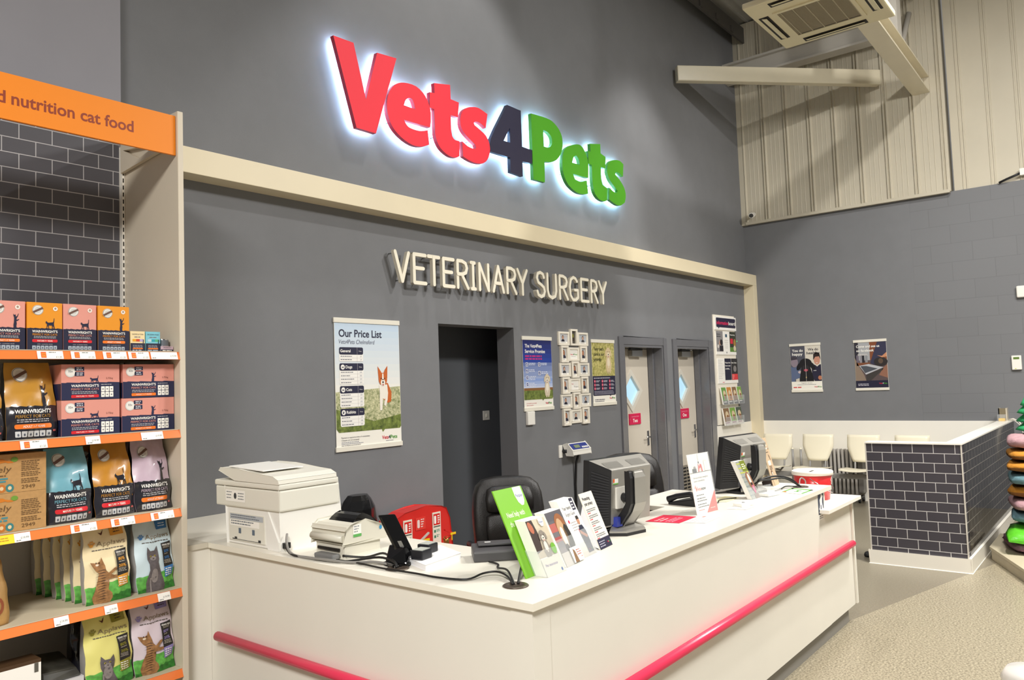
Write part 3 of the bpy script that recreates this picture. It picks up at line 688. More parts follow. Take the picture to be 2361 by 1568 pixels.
TK = [[(1.247, 1.347, 'save'), (1.378, 1.477, 'save'), (1.510, 1.612, 'save'), (1.620, 1.714, 'save'), (1.722, 1.849, 'p')],
      [(1.185, 1.285, 'save'), (1.436, 1.496, 'p'), (1.675, 1.776, 'p')],
      [(1.10, 1.164, 'yellow'), (1.164, 1.222, 'p'), (1.375, 1.480, 'save'), (1.540, 1.643, 'save'), (1.716, 1.824, 'save')],
      [(1.310, 1.367, 'p'), (1.511, 1.566, 'p'), (1.745, 1.804, 'p')], [], []]
for z, tk in zip(SZ, TK):
    mb = MB(); mb.box(.25, 1.859, 3.575, 4.128, z-.03, z-.0005, SHELFC); sh = mb.build('shelf', t)
    mb = MB(); mb.hexa([(.25, 3.542, z-.038), (1.861, 3.542, z-.038), (1.859, 3.575, z-.038), (.25, 3.575, z-.038), (.25, 3.556, z-.001), (1.861, 3.556, z-.001), (1.859, 3.575, z-.001), (.25, 3.575, z-.001)], ORANGE)
    mb.box(.25, 1.861, 3.554, 3.575, z-.001, z+.002, SHELFC); rail = mb.build('price_rail', sh)
    for q in tk: ticket(sh, q[0], q[1], z, q[2])
mb = MB(); mb.box(.25, 1.859, 3.60, 4.128, 0, .07, SHELFC); mb.build('base', t)

ORNG, PNK, BLUE, LILAC = '#e8951f', '#e0988a', '#6fa8b8', '#c3aebd'
NV = '#23243c'
def seal(a, x, y, r, band, l=3):
    a.ell(x, y, r, r, ink('#dedcd6'), l, 22); a.ell(x, y, r*.93, r*.93, ink('#6d6a6e'), l+1, 22); a.ell(x, y, r*.88, r*.88, ink('#e6e4de'), l+2, 22)
    a.ell(x, y, r*.6, r*.6, ink('#cfcdc8'), l+3, 16)
    c, s = math.cos(.5), math.sin(.5); L, H = r*1.0, r*.2
    a.poly([(x-L*c+H*s, y-L*s-H*c), (x+L*c+H*s, y+L*s-H*c), (x+L*c-H*s, y+L*s+H*c), (x-L*c-H*s, y-L*s+H*c)], ink(band), l+4)
def wain(w, h, col, age, pose, split=.46, bag=False, foil=None):
    """front of a Wainwright's pack, origin at bottom centre"""
    a = Art(); dark = foil or ink(NV); ca = M('print_'+col[1:], col, .35 if bag else .5, coat=.25 if bag else 0)
    a.rect(-w/2, h*split, w/2, h, ca, 1)
    pts = [(-w/2, 0), (w/2, 0)]; n = 22
    for i in range(n+1): pts.append((w/2-w*i/n, h*split+h*.012*(((i*37) % 7)/6)))
    a.poly(pts, dark, 2)
    cw = w*.28
    if pose == 'walk': a.shape(CAT_WALK, w*.02, h*split, cw, h*.22, dark, 3)
    else: a.shape(CAT_REACH, w*.17, h*split-.002, cw*.62, h*.30, dark, 3)
    seal(a, -w*.2, h*.84, w*.155, '#6b4f44')
    if not bag: a.ell(w*.3, h*.88, w*.07, w*.07, ink('#efe6dc'), 3, 14); a.ell(w*.3, h*.885, w*.03, w*.035, ink('#a58a78'), 4, 10)
    k = .37*split/.46
    wt = w*.72
    a.text("WAINWRIGHT'S", 0, h*(split-.085), h*.052, ink('#f7f4ee'), 4, 'C', b=.03, w=wt)
    a.text('PERFECT FOR CATS', 0, h*(split-.145), h*.042, ca, 4, 'C', w=wt*.97)
    a.lines(0, h*(split-.162), wt*.9, 2, h*.026, h*.012, ink('#b4b2b6'), 4, .05, 'C')
    red = '#d8232e' if age[0] == 'M' else '#f07a24'
    a.rrect(-wt/2, h*(split-.285), wt/2, h*(split-.225), h*.022, ink(red), 4)
    a.text(age, 0, h*(split-.27), h*.03, ink('#f9ece2'), 5, 'C', b=.015, w=wt*.6)
    a.text('HYPO - ALLERGENIC RECIPE', 0, h*(split-.335), h*.02, ink('#b9b7bb'), 4, 'C', w=wt*.6)
    for i in range(6):
        x = -wt/2+i*wt/6; a.rrect(x, h*.03, x+wt/6*.86, h*.105, h*.008, ink('#a9b2bd' if not bag else '#c3c3c4'), 4)
        a.ell(x+wt/12*.86, h*.06, wt*.025, h*.017, ink('#4a4f5e'), 5, 8)
    if bag: a.rect(wt/2+.004, h*.085, wt/2+w*.09, h*.11, ink('#b65a55'), 4)
    return a
def carton(name, x, w, h, d, z, y, art, side, label, group=None, body=None, cat='box', side_split=None):
    mb = MB(); mb.box(x-w/2, x+w/2, y, y+d, z, z+h, side)
    if side_split: mb.box(x-w/2-.0006, x+w/2, y+.002, y+d-.002, z+.001, z+h*.46, side_split)
    if art: mb.art(art, FRONT(x, y, z), .0006)
    return tag(mb.build(name), label, cat, group)
G1 = 'cat food pouch boxes on the top shelf'
for x, w, col, age, pose, lab in ((1.150, .140, PNK, 'ADULT 1-7 YEARS', 'reach', 'pink and navy cat food box on the top shelf, cut off by the left edge'),
        (1.295, .136, ORNG, 'MATURE 7+ YEARS', 'walk', 'orange and navy cat food box with a walking cat, top shelf'),
        (1.4355, .136, PNK, 'MATURE 7+ YEARS', 'walk', 'pink and navy cat food box with a walking cat, between two orange boxes'),
        (1.5795, .137, ORNG, 'ADULT 1-7 YEARS', 'reach', 'orange and navy cat food box with a stretching cat, top shelf')):
    carton('cat_food_box', x, w, .205, .19, 1.9145, 3.60, wain(w, .205, col, age, pose), ink(col), lab, G1, side_split=ink(NV))
def small(x, w, h, col, t1):
    a = Art(); a.rect(-w/2, h*.42, w/2, h, ink(col), 1); a.rect(-w/2, 0, w/2, h*.42, ink(NV), 1)
    a.text(t1, 0, h*.82, h*.07, ink('#3a3a4a'), 2, 'C', w=w*.8); a.lines(0, h*.74, w*.5, 1, .01, .004, ink('#77777f'), 2, .1, 'C')
    for i, c in enumerate(('#e8a21f', '#cf4a2a', '#b9a6cf') if t1[0] == 'C' else ('#b9d4dc', '#2f9fae', '#57b07f')): a.rect(-w*.36+i*w*.25, h*.5, -w*.36+(i+1)*w*.25, h*.62, ink(c), 2)
    a.shape(CAT_REACH, w*.34, h*.42, w*.12, h*.2, ink(NV), 3)
    a.lines(0, h*.33, w*.7, 3, h*.05, h*.03, ink('#8c8c96'), 2, .1, 'C'); a.rect(-w*.35, h*.13, w*.35, h*.19, ink('#f07a24'), 2); a.lines(0, h*.1, w*.75, 1, .01, h*.06, ink('#9aa4b4'), 2, .05, 'C')
    return a
carton('cat_food_box', 1.687, .066, .095, .09, 1.9145, 3.60, small(1.687, .066, .095, '#efd9a8', 'CHICKEN & TUNA'), ink('#efd9a8'), 'small cream and navy cat food box, beside the larger orange box', None)
carton('cat_food_box', 1.7585, .068, .095, .09, 1.9145, 3.60, small(1.7585, .068, .095, '#7cc4d4', 'OCEAN FISH'), ink('#7cc4d4'), 'small sky blue and navy cat food box on the top shelf', None)
a = Art(); a.rect(-.03, .012, .03, .027, ink('#c9aebb'), 1); a.rect(-.03, 0, .03, .012, ink(NV), 1); a.lines(0, .023, .04, 1, .01, .003, ink('#8a7a86'), 2, .1, 'C'); a.lines(0, .009, .045, 1, .01, .004, PAPER, 2, .1, 'C')
carton('cat_food_tray', 1.826, .06, .027, .07, 1.9145, 3.60, a, ink('#c9aebb'), 'flat lilac cat food tray under the grey tin', None, cat='tray')
t = thing('cat_food_tin', 'small grey tin standing on the lilac tray at the end of the top shelf', 'tin', (1.822, 3.635, 1.9418))
mb = MB(); mb.lathe([(.026, 0), (.027, .002), (.027, .034), (.026, .036), (.024, .036), (.024, .033), (0, .033)], (1.822, 3.635, 1.9418), CHROME, 24); mb.build('can', t)
mb = MB(); mb.lathe([(.0273, .004), (.0273, .031)], (1.822, 3.635, 1.9418), ink('#6f747c'), 24, caps=False); mb.build('paper_band', t)

# two-by-two wide cartons
def wide(w, h, age, pose):
    a = Art(); dark = ink('#25294a'); ca = ink(PNK); s = h*.48
    a.rect(-w/2, s, w/2, h, ca, 1); pts = [(-w/2, 0), (w/2, 0)]
    for i in range(31): pts.append((w/2-w*i/30, s+h*.014*(((i*29) % 7)/6)))
    a.poly(pts, dark, 2); x0 = -w/2
    if pose == 'walk': a.shape(CAT_WALK, x0+w*.48, s, w*.16, h*.2, dark, 3)
    else: a.shape(CAT_REACH, x0+w*.54, s-.002, w*.1, h*.3, dark, 3)
    a.ell(x0+w*.15, h*.78, w*.09, w*.09, ink('#d9d7d2'), 3, 20); a.ell(x0+w*.15, h*.78, w*.075, w*.075, ink('#eceae4'), 4, 20); a.text('32x', x0+w*.15, h*.78, h*.06, ink('#55555f'), 5, 'C')
    a.rect(x0+w*.22, h*.82, x0+w*.38, h*.93, dark, 3); a.rect(x0+w*.22, h*.67, x0+w*.38, h*.79, dark, 3)
    for q in (.885, .74): a.lines(x0+w*.25, h*q+.004, w*.11, 2, h*.05, h*.025, ink('#d4d2d6'), 4, .1)
    a.text('2.72kg', x0+w*.76, h*.58, h*.05, ink('#8f5f55'), 3, w=w*.12)
    a.text("WAINWRIGHT'S", x0+w*.16, h*.36, h*.075, ink('#f7f4ee'), 4, b=.03, w=w*.47); a.text('PERFECT FOR CATS', x0+w*.16, h*.27, h*.06, ca, 4, w=w*.47)
    a.lines(x0+w*.17, h*.235, w*.45, 2, h*.045, h*.02, ink('#b4b2b6'), 4, .05)
    a.rrect(x0+w*.16, h*.055, x0+w*.63, h*.14, h*.025, ink('#d8232e' if age[0] == 'M' else '#f07a24'), 4); a.text(age, x0+w*.395, h*.08, h*.04, ink('#fbe9e0'), 5, 'C', w=w*.3)
    a.lines(x0+w*.67, h*.43, w*.2, 1, .01, h*.018, ink('#b9b7bb'), 4, .05)
    for i in range(3):
        for j in range(2): a.rrect(x0+w*(.67+i*.075), h*(.22-j*.16), x0+w*(.735+i*.075), h*(.365-j*.16), h*.01, PAPER, 4); a.ell(x0+w*(.7025+i*.075), h*(.29-j*.16), w*.015, h*.02, ink('#7d7f88'), 5, 8)
    return a
G2 = 'pink and navy cat food cartons on the second shelf'
for x, w, z, age, pose, lab in ((1.481, .244, 1.5455, 'MATURE 7+ YEARS', 'walk', 'pink navy carton with walking cat, lower one of the left stack'), (1.481, .244, 1.7015, 'MATURE 7+ YEARS', 'walk', 'pink navy carton with walking cat, upper one of the left stack'),
        (1.735, .244, 1.5455, 'ADULT 1-7 YEARS', 'reach', 'pink navy carton with stretching cat, lower one beside the end panel'), (1.738, .240, 1.7015, 'ADULT 1-7 YEARS', 'reach', 'pink navy carton with stretching cat, upper one beside the end panel')):
    carton('cat_food_carton', x, w, .1545, .22, z, 3.60, wide(w, .1545, age, pose), ink(PNK), lab, G2, side_split=ink('#25294a'))

def pouch(name, x, y, z, w, h, d, body, art, label, group=None, lean=.03, cat='bag', side=None, bulge=1., rz=0., topw=.9, shift=0.):
    """gusseted stand-up bag; the print lies in the front of the same mesh"""
    def sec(t):
        D_ = d/2*(.62+.5*math.sin(min(1, t*1.25+.12)*math.pi)**.8) if t < .8 else d/2*max(.04, (.62+.5*math.sin(min(1, .8*1.25+.12)*math.pi)**.8 if False else .62)*(1-(t-.8)/.2)**.9+.04)
        W_ = w/2*(1-(1-topw)*t**1.6)*(.97+.03*math.sin(t*math.pi))
        return W_, D_*bulge
    def pt(s, t, e=0.):
        W_, D_ = sec(t); q = 2*s-1
        wob = .0035*math.sin(7*t*3+q*5+x*9)*math.sin(3.1*t+4*q)+.003*math.sin(17*t-6*q+x*31)
        py_ = -D_*(1-.42*abs(q)**2.6)+lean*t+wob-e
        px_ = q*W_+shift*t+.002*math.sin(19*t+x*40)*abs(q)
        return Vector((px_, py_, t*h))
    cz, sz = math.cos(rz), math.sin(rz)
    def wpt(p): return Vector((x+p.x*cz-p.y*sz, y+d/2+p.x*sz+p.y*cz, z+p.z))
    N = 13; rings = []; T = [0, .03, .08, .15, .22, .3, .38, .46, .54, .62, .7, .77, .83, .88, .92, .95, .97, 1]
    for t_ in T:
        W_, D_ = sec(t_); ring = [wpt(pt(i/(N-1), t_)) for i in range(N)]
        ys = -D_*.58+lean*t_; inx = D_*.55*(1-.5*t_)
        ring.append(wpt(Vector((W_-inx+shift*t_, lean*t_, t_*h))))
        for i in range(N-1, -1, -1):
            q = 2*i/(N-1)-1; ring.append(wpt(Vector((q*W_+shift*t_, D_*(1-.42*abs(q)**2.6)+lean*t_, t_*h))))
        ring.append(wpt(Vector((-W_+inx+shift*t_, lean*t_, t_*h)))); rings.append(ring)
    mb = MB(); mb.loft(rings, body, True, True)
    if side:
        k2 = mb.mi(side); n = len(rings[0])
        for r in range(len(rings)-1):
            for c in (N-1, N, 2*N, 2*N+1):
                mb.m[r*n+c] = k2
    if art:
        cuts = [((w*(i/12-.5), 0, 0), (1, 0, 0)) for i in range(1, 12)]+[((0, h*t_, 0), (0, 1, 0)) for t_ in T[1:-1]]
        def mp(u, v, e):
            W_, _ = sec(max(0, min(1, v/h))); return wpt(pt(max(0, min(1, u/w+.5)), max(0, min(1, v/h)), e))
        mb.art(art, mp, .0013, cuts)
    o = mb.build(name); return tag(o, label, cat, group)
FOIL = M('dark_gloss_foil', '#26252d', .16, coat=.6, var=.1, scale=30)
def wbag(x, z, w, h, col, age, pose, label, y=3.60, d=.10, lean=.045, rz=0., group=None):
    body = M('bag_'+col[1:], col, .25, coat=.5)
    return pouch('cat_food_bag', x, y, z, w, h, d, body, wain(w, h, col, age, pose, .42, True, FOIL), label, group, lean, side=FOIL, rz=rz)
wbag(1.255, 1.5455, .196, .322, '#bd8a33', 'ADULT 1-7 YEARS', 'reach', 'tall ochre gloss cat food bag left of the pink cartons')
wbag(1.055, 1.5455, .19, .315, '#b98530', 'ADULT 1-7 YEARS', 'reach', 'ochre gloss cat food bag cut off at the left edge, second shelf')
GB = 'gloss cat food bags on the third shelf'
wbag(1.402, 1.1765, .184, .318, BLUE, 'MATURE 7+ YEARS', 'walk', 'blue gloss cat food bag with walking cat, beside the brown boxes', group=GB)
wbag(1.590, 1.1765, .176, .322, '#c08427', 'MATURE 7+ YEARS', 'walk', 'ochre gloss cat food bag between the blue bag and the lilac one', group=GB)
wbag(1.765, 1.1765, .174, .322, LILAC, 'ADULT 1-7 YEARS', 'reach', 'lilac gloss cat food bag beside the end panel, third shelf', group=GB)
for x, col, age, lab in ((1.412, BLUE, 'MATURE 7+ YEARS', 'dark-edged blue bag standing behind the front blue cat food bag'), (1.600, '#c08427', 'MATURE 7+ YEARS', 'ochre bag standing behind the front ochre bag, third shelf'), (1.757, LILAC, 'ADULT 1-7 YEARS', 'bag standing behind the front lilac one, third shelf')):
    wbag(x-.03, 1.1765, .172, .31, col, age, 'walk', lab, y=3.745, d=.09)
# brown kraft boxes
KR = M('kraft_card', '#b98f5a', .75, var=.08, scale=60)
def kraft(w, h):
    a = Art(); x = w/2; og, br = ink('#d07a24'), ink('#6d5030')
    a.shape([(0, .3), (.1, .6), (.3, .55), (.4, .8), (.5, .8), (.6, .55), (.9, .3), (1, .5), (.9, .1), (.7, .1), (.6, .25), (.4, .15), (.2, .1)], x-.205, h*.76, .09, h*.16, og, 2)
    a.ell(x-.118, h*.86, .013, .010, ink('#6f9a3a'), 3, 12)
    a.text('Purely', x-.128, h*.55, h*.16, br, 2, 'R', ital=.15, w=.115); a.lines(x-.23, h*.47, .09, 1, .01, .005, br, 2, .1)
    a.lines(x-.22, h*.40, .08, 2, h*.07, .007, ink('#4a8a94'), 2, .1)
    for i, c in enumerate(('#a4583a', '#4a3526', '#c2732e', '#3e7f80')): a.ell(x-.222+i*.029, h*.13, .015, .0165, ink(c), 2, 14); a.ell(x-.222+i*.029, h*.13, .007, .008, ink('#e2c9a0'), 3, 10)
    for q in (.80, .66, .51, .34): a.lines(x-.093, h*q, .075, 3, h*.045, .0035, br, 2)
    a.text('2949', x-.092, h*.08, h*.10, br, 2, w=.05)
    return a
for z, lab in ((1.1765, 'brown kraft cat food box, lower one of the stack on the third shelf'), (1.3335, 'brown kraft cat food box, upper one of the stack on the third shelf')):
    carton('kraft_box', 1.168, .26, .156, .2, z, 3.595, kraft(.26, .156), KR, lab, 'kraft boxes on the third shelf')

# white bags of cat food with cat pictures
TABBY, TABD = M('tabby_print', '#9a6f45', .45, var=.35, scale=70), ink('#4f3524')
GREYC, GREYL = M('grey_cat_print', '#5f585a', .5, var=.25, scale=60), M('grey_cat_light', '#8d8584', .5, var=.2, scale=70)
TAB_BODY = [(.18, 0), (.62, .0), (.74, .12), (.72, .22), (.62, .3), (.66, .42), (.64, .5), (.78, .5), (1.0, .52), (1.0, .56), (.82, .57), (.72, .6), (.9, .68), (.92, .73), (.82, .72), (.64, .64), (.56, .7), (.54, .8), (.5, .88), (.45, .98), (.4, .9), (.3, .87), (.1, .9), (.16, .8), (.24, .72), (.34, .66), (.3, .5), (.2, .34), (.1, .18)]
SIT_BODY = [(.1, 0), (.9, 0), (.98, .1), (.9, .25), (.78, .42), (.7, .55), (.68, .64), (.74, .72), (.74, .86), (.70, 1), (.58, .9), (.40, .9), (.26, 1), (.22, .86), (.24, .72), (.3, .62), (.28, .5), (.2, .35), (.1, .2)]
def appl(w, h, base, acc, txt, catk, pct, bird=True, fy=.70):
    a = Art(); B = M('bagprint_'+base[1:], base, .42); AC = ink(acc)
    a.rect(-w/2, 0, w/2, h, B, 1)
    pts = [(-w/2, 0), (w/2, 0), (w/2, h*.27)]+[(w/2-w*i/14, h*(.27-.06*i/14+.012*((i*5) % 3)/2)) for i in range(1, 15)]
    a.poly(pts, M('grass_print', '#5fae4a', .45, var=.35, scale=45), 2.7)
    pts = [(-w/2, 0), (w/2, 0), (w/2, h*.10)]+[(w/2-w*i/20, h*(.10-.07*i/20+.02*((i*7) % 3)/2)) for i in range(1, 21)]
    a.poly(pts, M('grass_print_dark', '#2f7a2c', .45, var=.4, scale=60), 3.5)
    a.rrect(w*.10, h*.84, w*.44, h*.955, .003, AC, 3); a.lines(w*.27, h*.925, w*.2, 2, h*.035, h*.012, ink('#4a3a2a' if acc != '#3a78b8' else '#dce8f4'), 4, .3, 'C')
    if bird: a.poly([(-w*.16, h*.90), (-w*.09, h*.885), (-w*.03, h*.93), (-w*.06, h*.88), (-w*.09, h*.86)], ink('#5a2a20'), 3)
    PAW(a, -w*.33, h*.755, w*.16, AC, 3)
    a.text('Applaws', -w*.22, h*.725, h*.062, ink('#8a7a5e'), 3, w=w*.66); a.lines(-w*.32, h*.685, w*.74, 1, .01, h*.011, ink('#5a5550'), 3, .05)
    if catk == 'tabby':
        a.shape(TAB_BODY, -w*.46, -h*.02, w*.7, h*.62, TABBY, 4.4)
        for i in range(12):
            y = h*(.05+i*.033); x = -w*(.30-.012*(i % 3)); a.poly([(x, y), (x+w*.16, y+h*.016), (x+w*.22, y+h*.004), (x+w*.12, y+h*.004)], TABD, 5)
        for dx, dy in ((-.27, .525), (-.2, .52)): a.ell(w*dx, h*dy, w*.014, h*.008, ink('#1d1510'), 6, 8)
        a.ell(-w*.25, h*.495, w*.04, h*.014, ink('#e8d8c0'), 5, 10)
    else:
        sc = 1.0 if catk == 'sit' else .9
        a.shape(SIT_BODY, -w*.36, -h*.0 if catk == 'sit' else -h*.12, w*.58, h*.62*sc, GREYC, 4.4)
        a.ell(-w*.07, h*.22, w*.1, h*.1, GREYL, 5, 14); a.ell(-w*.08, h*.46 if catk == 'sit' else h*.31, w*.08, h*.03, GREYL, 5, 12)
        yy = .49 if catk == 'sit' else .345
        for dx in (-.14, -.03): a.ell(w*dx, h*yy, w*.022, h*.011, ink('#c9b64a'), 6, 10); a.ell(w*dx, h*yy, w*.009, h*.01, ink('#15120f'), 7, 8)
        a.poly([(-w*.1, h*(yy-.03)), (-w*.06, h*(yy-.03)), (-w*.08, h*(yy-.045))], ink('#3a2c2c'), 6)
        a.rect(-w*.2, 0, -w*.16, h*.2, GREYL, 5)
    BK = ink('#22201f'); x0, x1 = w*.17, w*.44
    a.poly([(x0, h*.64), (x1, h*.66), (x1, h*.33), (x0+.004, h*.31)], BK, 5); a.poly([(x0+.004, h*.31), (x1, h*.33), (x1, h*.19), (x0+.006, h*.17)], AC, 5)
    a.text('GRAIN FREE', (x0+x1)/2, h*.605, h*.022, PAPER, 6, 'C', b=.02, w=w*.22); a.lines((x0+x1)/2, h*.595, w*.2, 2, h*.016, h*.006, ink('#c2b8a8'), 6, .2, 'C')
    a.text(pct[0], (x0+x1)/2, h*.51, h*.038, AC, 6, 'C', b=.02, w=w*.17); a.lines((x0+x1)/2, h*.495, w*.16, 1, .01, h*.008, ink('#c2b8a8'), 6, .2, 'C')
    a.text(pct[1], (x0+x1)/2, h*.42, h*.038, AC, 6, 'C', b=.02, w=w*.17); a.lines((x0+x1)/2, h*.405, w*.2, 3, h*.018, h*.007, ink('#c2b8a8'), 6, .2, 'C')
    a.lines((x0+x1)/2, h*.29, w*.2, 4, h*.028, h*.012, PAPER, 6, .2, 'C')
    return a
WB = M('white_bag_back', '#c9c6c2', .4, var=.04)
def abag(x, y, z, w, h, d, base, acc, catk, pct, label, bird=True, group=None, lean=.035, rz=0., art=True):
    return pouch('cat_food_bag', x, y, z, w, h, d, M('bagprint_'+base[1:], base, .42), appl(w, h, base, acc, '', catk, pct, bird) if art else None, label, group, lean, side=WB, topw=.95, rz=rz)
GA = 'cream cat food bags in one row on the fourth shelf'
front_bag = abag(1.556, 3.60, .8065, .196, .335, .064, '#ecdcb2', '#dc9a35', 'tabby', ('80%', '20%'), 'cream cat food bag with tabby cat at the front of its row, fourth shelf')
for i in range(5):                                   # the bags queued behind it
    c = front_bag.copy(); COL.objects.link(c); c.location = front_bag.location+Vector((-.010*(i+1), .083*(i+1), 0)); c.rotation_euler = (0, 0, .05*((i % 3)-1))
    tag(c, 'cream cat food bag queued behind the tabby cat one, %s' % ('directly behind it', 'second behind it', 'third behind it', 'fourth behind it', 'last of the row')[i], 'bag', GA)
front_bag['group'] = GA
abag(1.770, 3.60, .8065, .176, .325, .085, '#cfe2ea', '#3a78b8', 'sit', ('50%', '50%'), 'pale blue cat food bag with grey cat beside the end panel, fourth shelf', bird=False)
abag(1.760, 3.74, .8065, .174, .32, .08, '#cfe2ea', '#3a78b8', 'sit', ('50%', '50%'), 'pale blue bag standing behind the front pale blue one', bird=False, art=False)
abag(1.562, 3.60, .4375, .20, .315, .085, '#e6df84', '#8f8a2a', 'low', ('80%', '20%'), 'yellow cat food bag with grey cat on the fifth shelf')
abag(1.762, 3.60, .4375, .19, .325, .085, '#d9cbd4', '#8f83bd', 'tabby', ('80%', '20%'), 'lilac white cat food bag with tabby cat on the fifth shelf')
for x, lab in ((1.552, 'dark bag standing behind the yellow cat food bag'), (1.75, 'dark bag standing behind the lilac white cat food bag')):
    pouch('cat_food_bag', x, 3.76, .4375, .17, .30, .08, FOIL, None, lab, None, .03)
# kraft sack at the left edge
KS = M('kraft_sack', '#a9824a', .6, var=.15, scale=20, bump=.2, bscale=30); a = Art()
a.ell(.03, .20, .05, .035, ink('#9a4a2a'), 2, 14); a.ell(.05, .24, .035, .03, ink('#8a3f24'), 2, 12); a.ell(.04, .08, .04, .04, ink('#8f4a2c'), 2, 16); a.ell(.04, .08, .028, .028, KS, 3, 16); a.ell(.04, .08, .016, .016, ink('#8f4a2c'), 4, 12)
pouch('kraft_sack', 1.075, 3.60, .8065, .20, .30, .11, KS, a, 'brown kraft sack with red print cut off at the left edge, fourth shelf', None, .03, topw=.72)
# boxes on the fifth shelf
a = Art(); w, h = .25, .205
a.grad(-w/2, 0, w/2, h*.3, '#2a1d12', '#6a4c24', 4); a.grad(-w/2, h*.3, w/2, h*.5, '#c89a2c', '#e6d4a4', 4); a.rect(-w/2, h*.5, w/2, h*.93, PAPER, 1); a.rect(-w/2, h*.93, w/2, h, ink('#4a3420'), 1)
a.text('INSTINCT', w*.0-.02, h*.52, h*.07, ink('#8f8a80'), 3, 'C', w=w*.34); a.ell(w*.22, h*.16, w*.14, h*.14, M('kibble_print', '#a8834c', .6, var=.4, scale=90), 3); a.rect(w*.4, h*.75, w*.46, h*.93, ink('#5d5a52'), 3)
carton('cat_food_box', 1.155, .25, .205, .1, .4375, 3.60, a, ink('#4a3420'), 'white and brown box with kibble picture at the left edge, fifth shelf')
t = thing('cat_food_pack', 'dark flat pack of cat food on a white tray beside the yellow bag, fifth shelf', 'pack', (1.37, 3.74, .4375))
mb = MB(); mb.box(1.29, 1.455, 3.62, 3.86, .4375, .515, ink('#cfcdd0')); a = Art(); a.lines(-.06, .06, .1, 2, .02, .008, ink('#9a8a5a'), 2); mb.art(a, FRONT(1.37, 3.62, .4375)); mb.build('tray', t)
mb = MB(); DK = M('dark_pack', '#33322c', .4, var=.5, scale=16); mb.hexa([(1.292, 3.63, .515), (1.452, 3.63, .515), (1.452, 3.85, .515), (1.292, 3.85, .515), (1.30, 3.66, .56), (1.44, 3.66, .55), (1.44, 3.84, .585), (1.30, 3.84, .60)], DK); mb.build('film_pack', t, bevel=.01)
# ------------------------------------------------------------------ illuminated name sign
LT = {
'V': [(3.430,4.238),(3.614,4.244),(3.720,3.848),(3.839,4.241),(4.037,4.259),(3.808,3.612),(3.623,3.611)],
'e': [(4.108,4.087),(4.240,4.095),(4.343,4.040),(4.393,3.942),(4.397,3.864),(4.385,3.796),(4.099,3.788),(4.138,3.746),(4.211,3.736),(4.285,3.743),(4.355,3.767),(4.368,3.651),(4.280,3.615),(4.177,3.608),(4.063,3.642),(3.974,3.706),(3.929,3.801),(3.928,3.896),(3.956,3.977),(4.021,4.049)],
'eh': [(4.101,3.905),(4.124,3.954),(4.162,3.980),(4.198,3.973),(4.224,3.905)],
't': [(4.445,4.180),(4.635,4.219),(4.638,4.098),(4.737,4.095),(4.720,3.964),(4.632,3.960),(4.631,3.842),(4.643,3.781),(4.672,3.761),(4.730,3.761),(4.724,3.631),(4.674,3.609),(4.592,3.609),(4.498,3.651),(4.446,3.730),(4.439,3.830),(4.436,3.960),(4.385,3.960),(4.391,4.090),(4.446,4.097)],
's': [(4.900,4.100),(4.989,4.114),(5.105,4.089),(5.075,3.957),(5.001,3.984),(4.947,3.983),(4.920,3.968),(4.928,3.949),(4.998,3.923),(5.077,3.887),(5.119,3.824),(5.121,3.751),(5.084,3.677),(5.019,3.630),(4.929,3.615),(4.843,3.621),(4.767,3.640),(4.764,3.768),(4.831,3.742),(4.909,3.736),(4.939,3.748),(4.928,3.776),(4.869,3.804),(4.793,3.845),(4.753,3.894),(4.748,3.963),(4.777,4.029),(4.830,4.073)],
'4': [(5.388,4.247),(5.587,4.244),(5.587,3.903),(5.739,3.904),(5.731,3.772),(5.585,3.765),(5.581,3.622),(5.402,3.626),(5.404,3.762),(5.131,3.760),(5.140,3.878)],
'4h': [(5.416,4.042),(5.320,3.900),(5.412,3.902)],
'P': [(5.743,4.258),(5.993,4.275),(6.126,4.253),(6.225,4.181),(6.249,4.090),(6.224,3.988),(6.149,3.904),(6.055,3.855),(5.932,3.832),(5.925,3.629),(5.743,3.624)],
'Ph': [(5.930,4.145),(6.006,4.136),(6.060,4.102),(6.068,4.049),(6.042,4.006),(5.992,3.985),(5.930,3.982)],
'e2': [(6.472,4.122),(6.571,4.134),(6.655,4.081),(6.699,3.990),(6.702,3.918),(6.692,3.815),(6.413,3.805),(6.446,3.755),(6.543,3.748),(6.659,3.784),(6.677,3.648),(6.584,3.626),(6.461,3.625),(6.320,3.677),(6.244,3.773),(6.228,3.879),(6.259,3.996),(6.335,4.068)],
'e2h': [(6.405,3.920),(6.438,3.985),(6.483,4.009),(6.523,3.982),(6.540,3.925)],
't2': [(6.753,4.192),(6.954,4.233),(6.951,4.132),(7.047,4.113),(7.037,3.984),(6.947,3.981),(6.943,3.863),(6.965,3.794),(7.053,3.772),(7.042,3.637),(6.972,3.616),(6.867,3.630),(6.793,3.690),(6.769,3.787),(6.767,3.969),(6.706,3.969),(6.708,4.107),(6.752,4.109)],
's2': [(7.262,4.123),(7.349,4.130),(7.419,4.106),(7.398,3.964),(7.308,3.989),(7.245,3.983),(7.234,3.955),(7.316,3.918),(7.411,3.844),(7.442,3.757),(7.412,3.675),(7.321,3.627),(7.221,3.622),(7.084,3.655),(7.101,3.788),(7.176,3.760),(7.246,3.751),(7.268,3.780),(7.209,3.815),(7.116,3.873),(7.066,3.946),(7.081,4.023),(7.147,4.089)]}
RS, RSE = M('sign_red_face', '#ee3846', .55, emit=.12, spec=.2), M('sign_red_edge', '#b3263a', .4)
NS, NSE = M('sign_navy_face', '#2c2b42', .35), M('sign_navy_edge', '#201f33', .4)
GS, GSE = M('sign_green_face', '#4d9a24', .55, emit=.03, spec=.2), M('sign_green_edge', '#3c7a22', .4)
HALO = M('cool_white_light_module', '#b4deff', .5, emit=40.0)
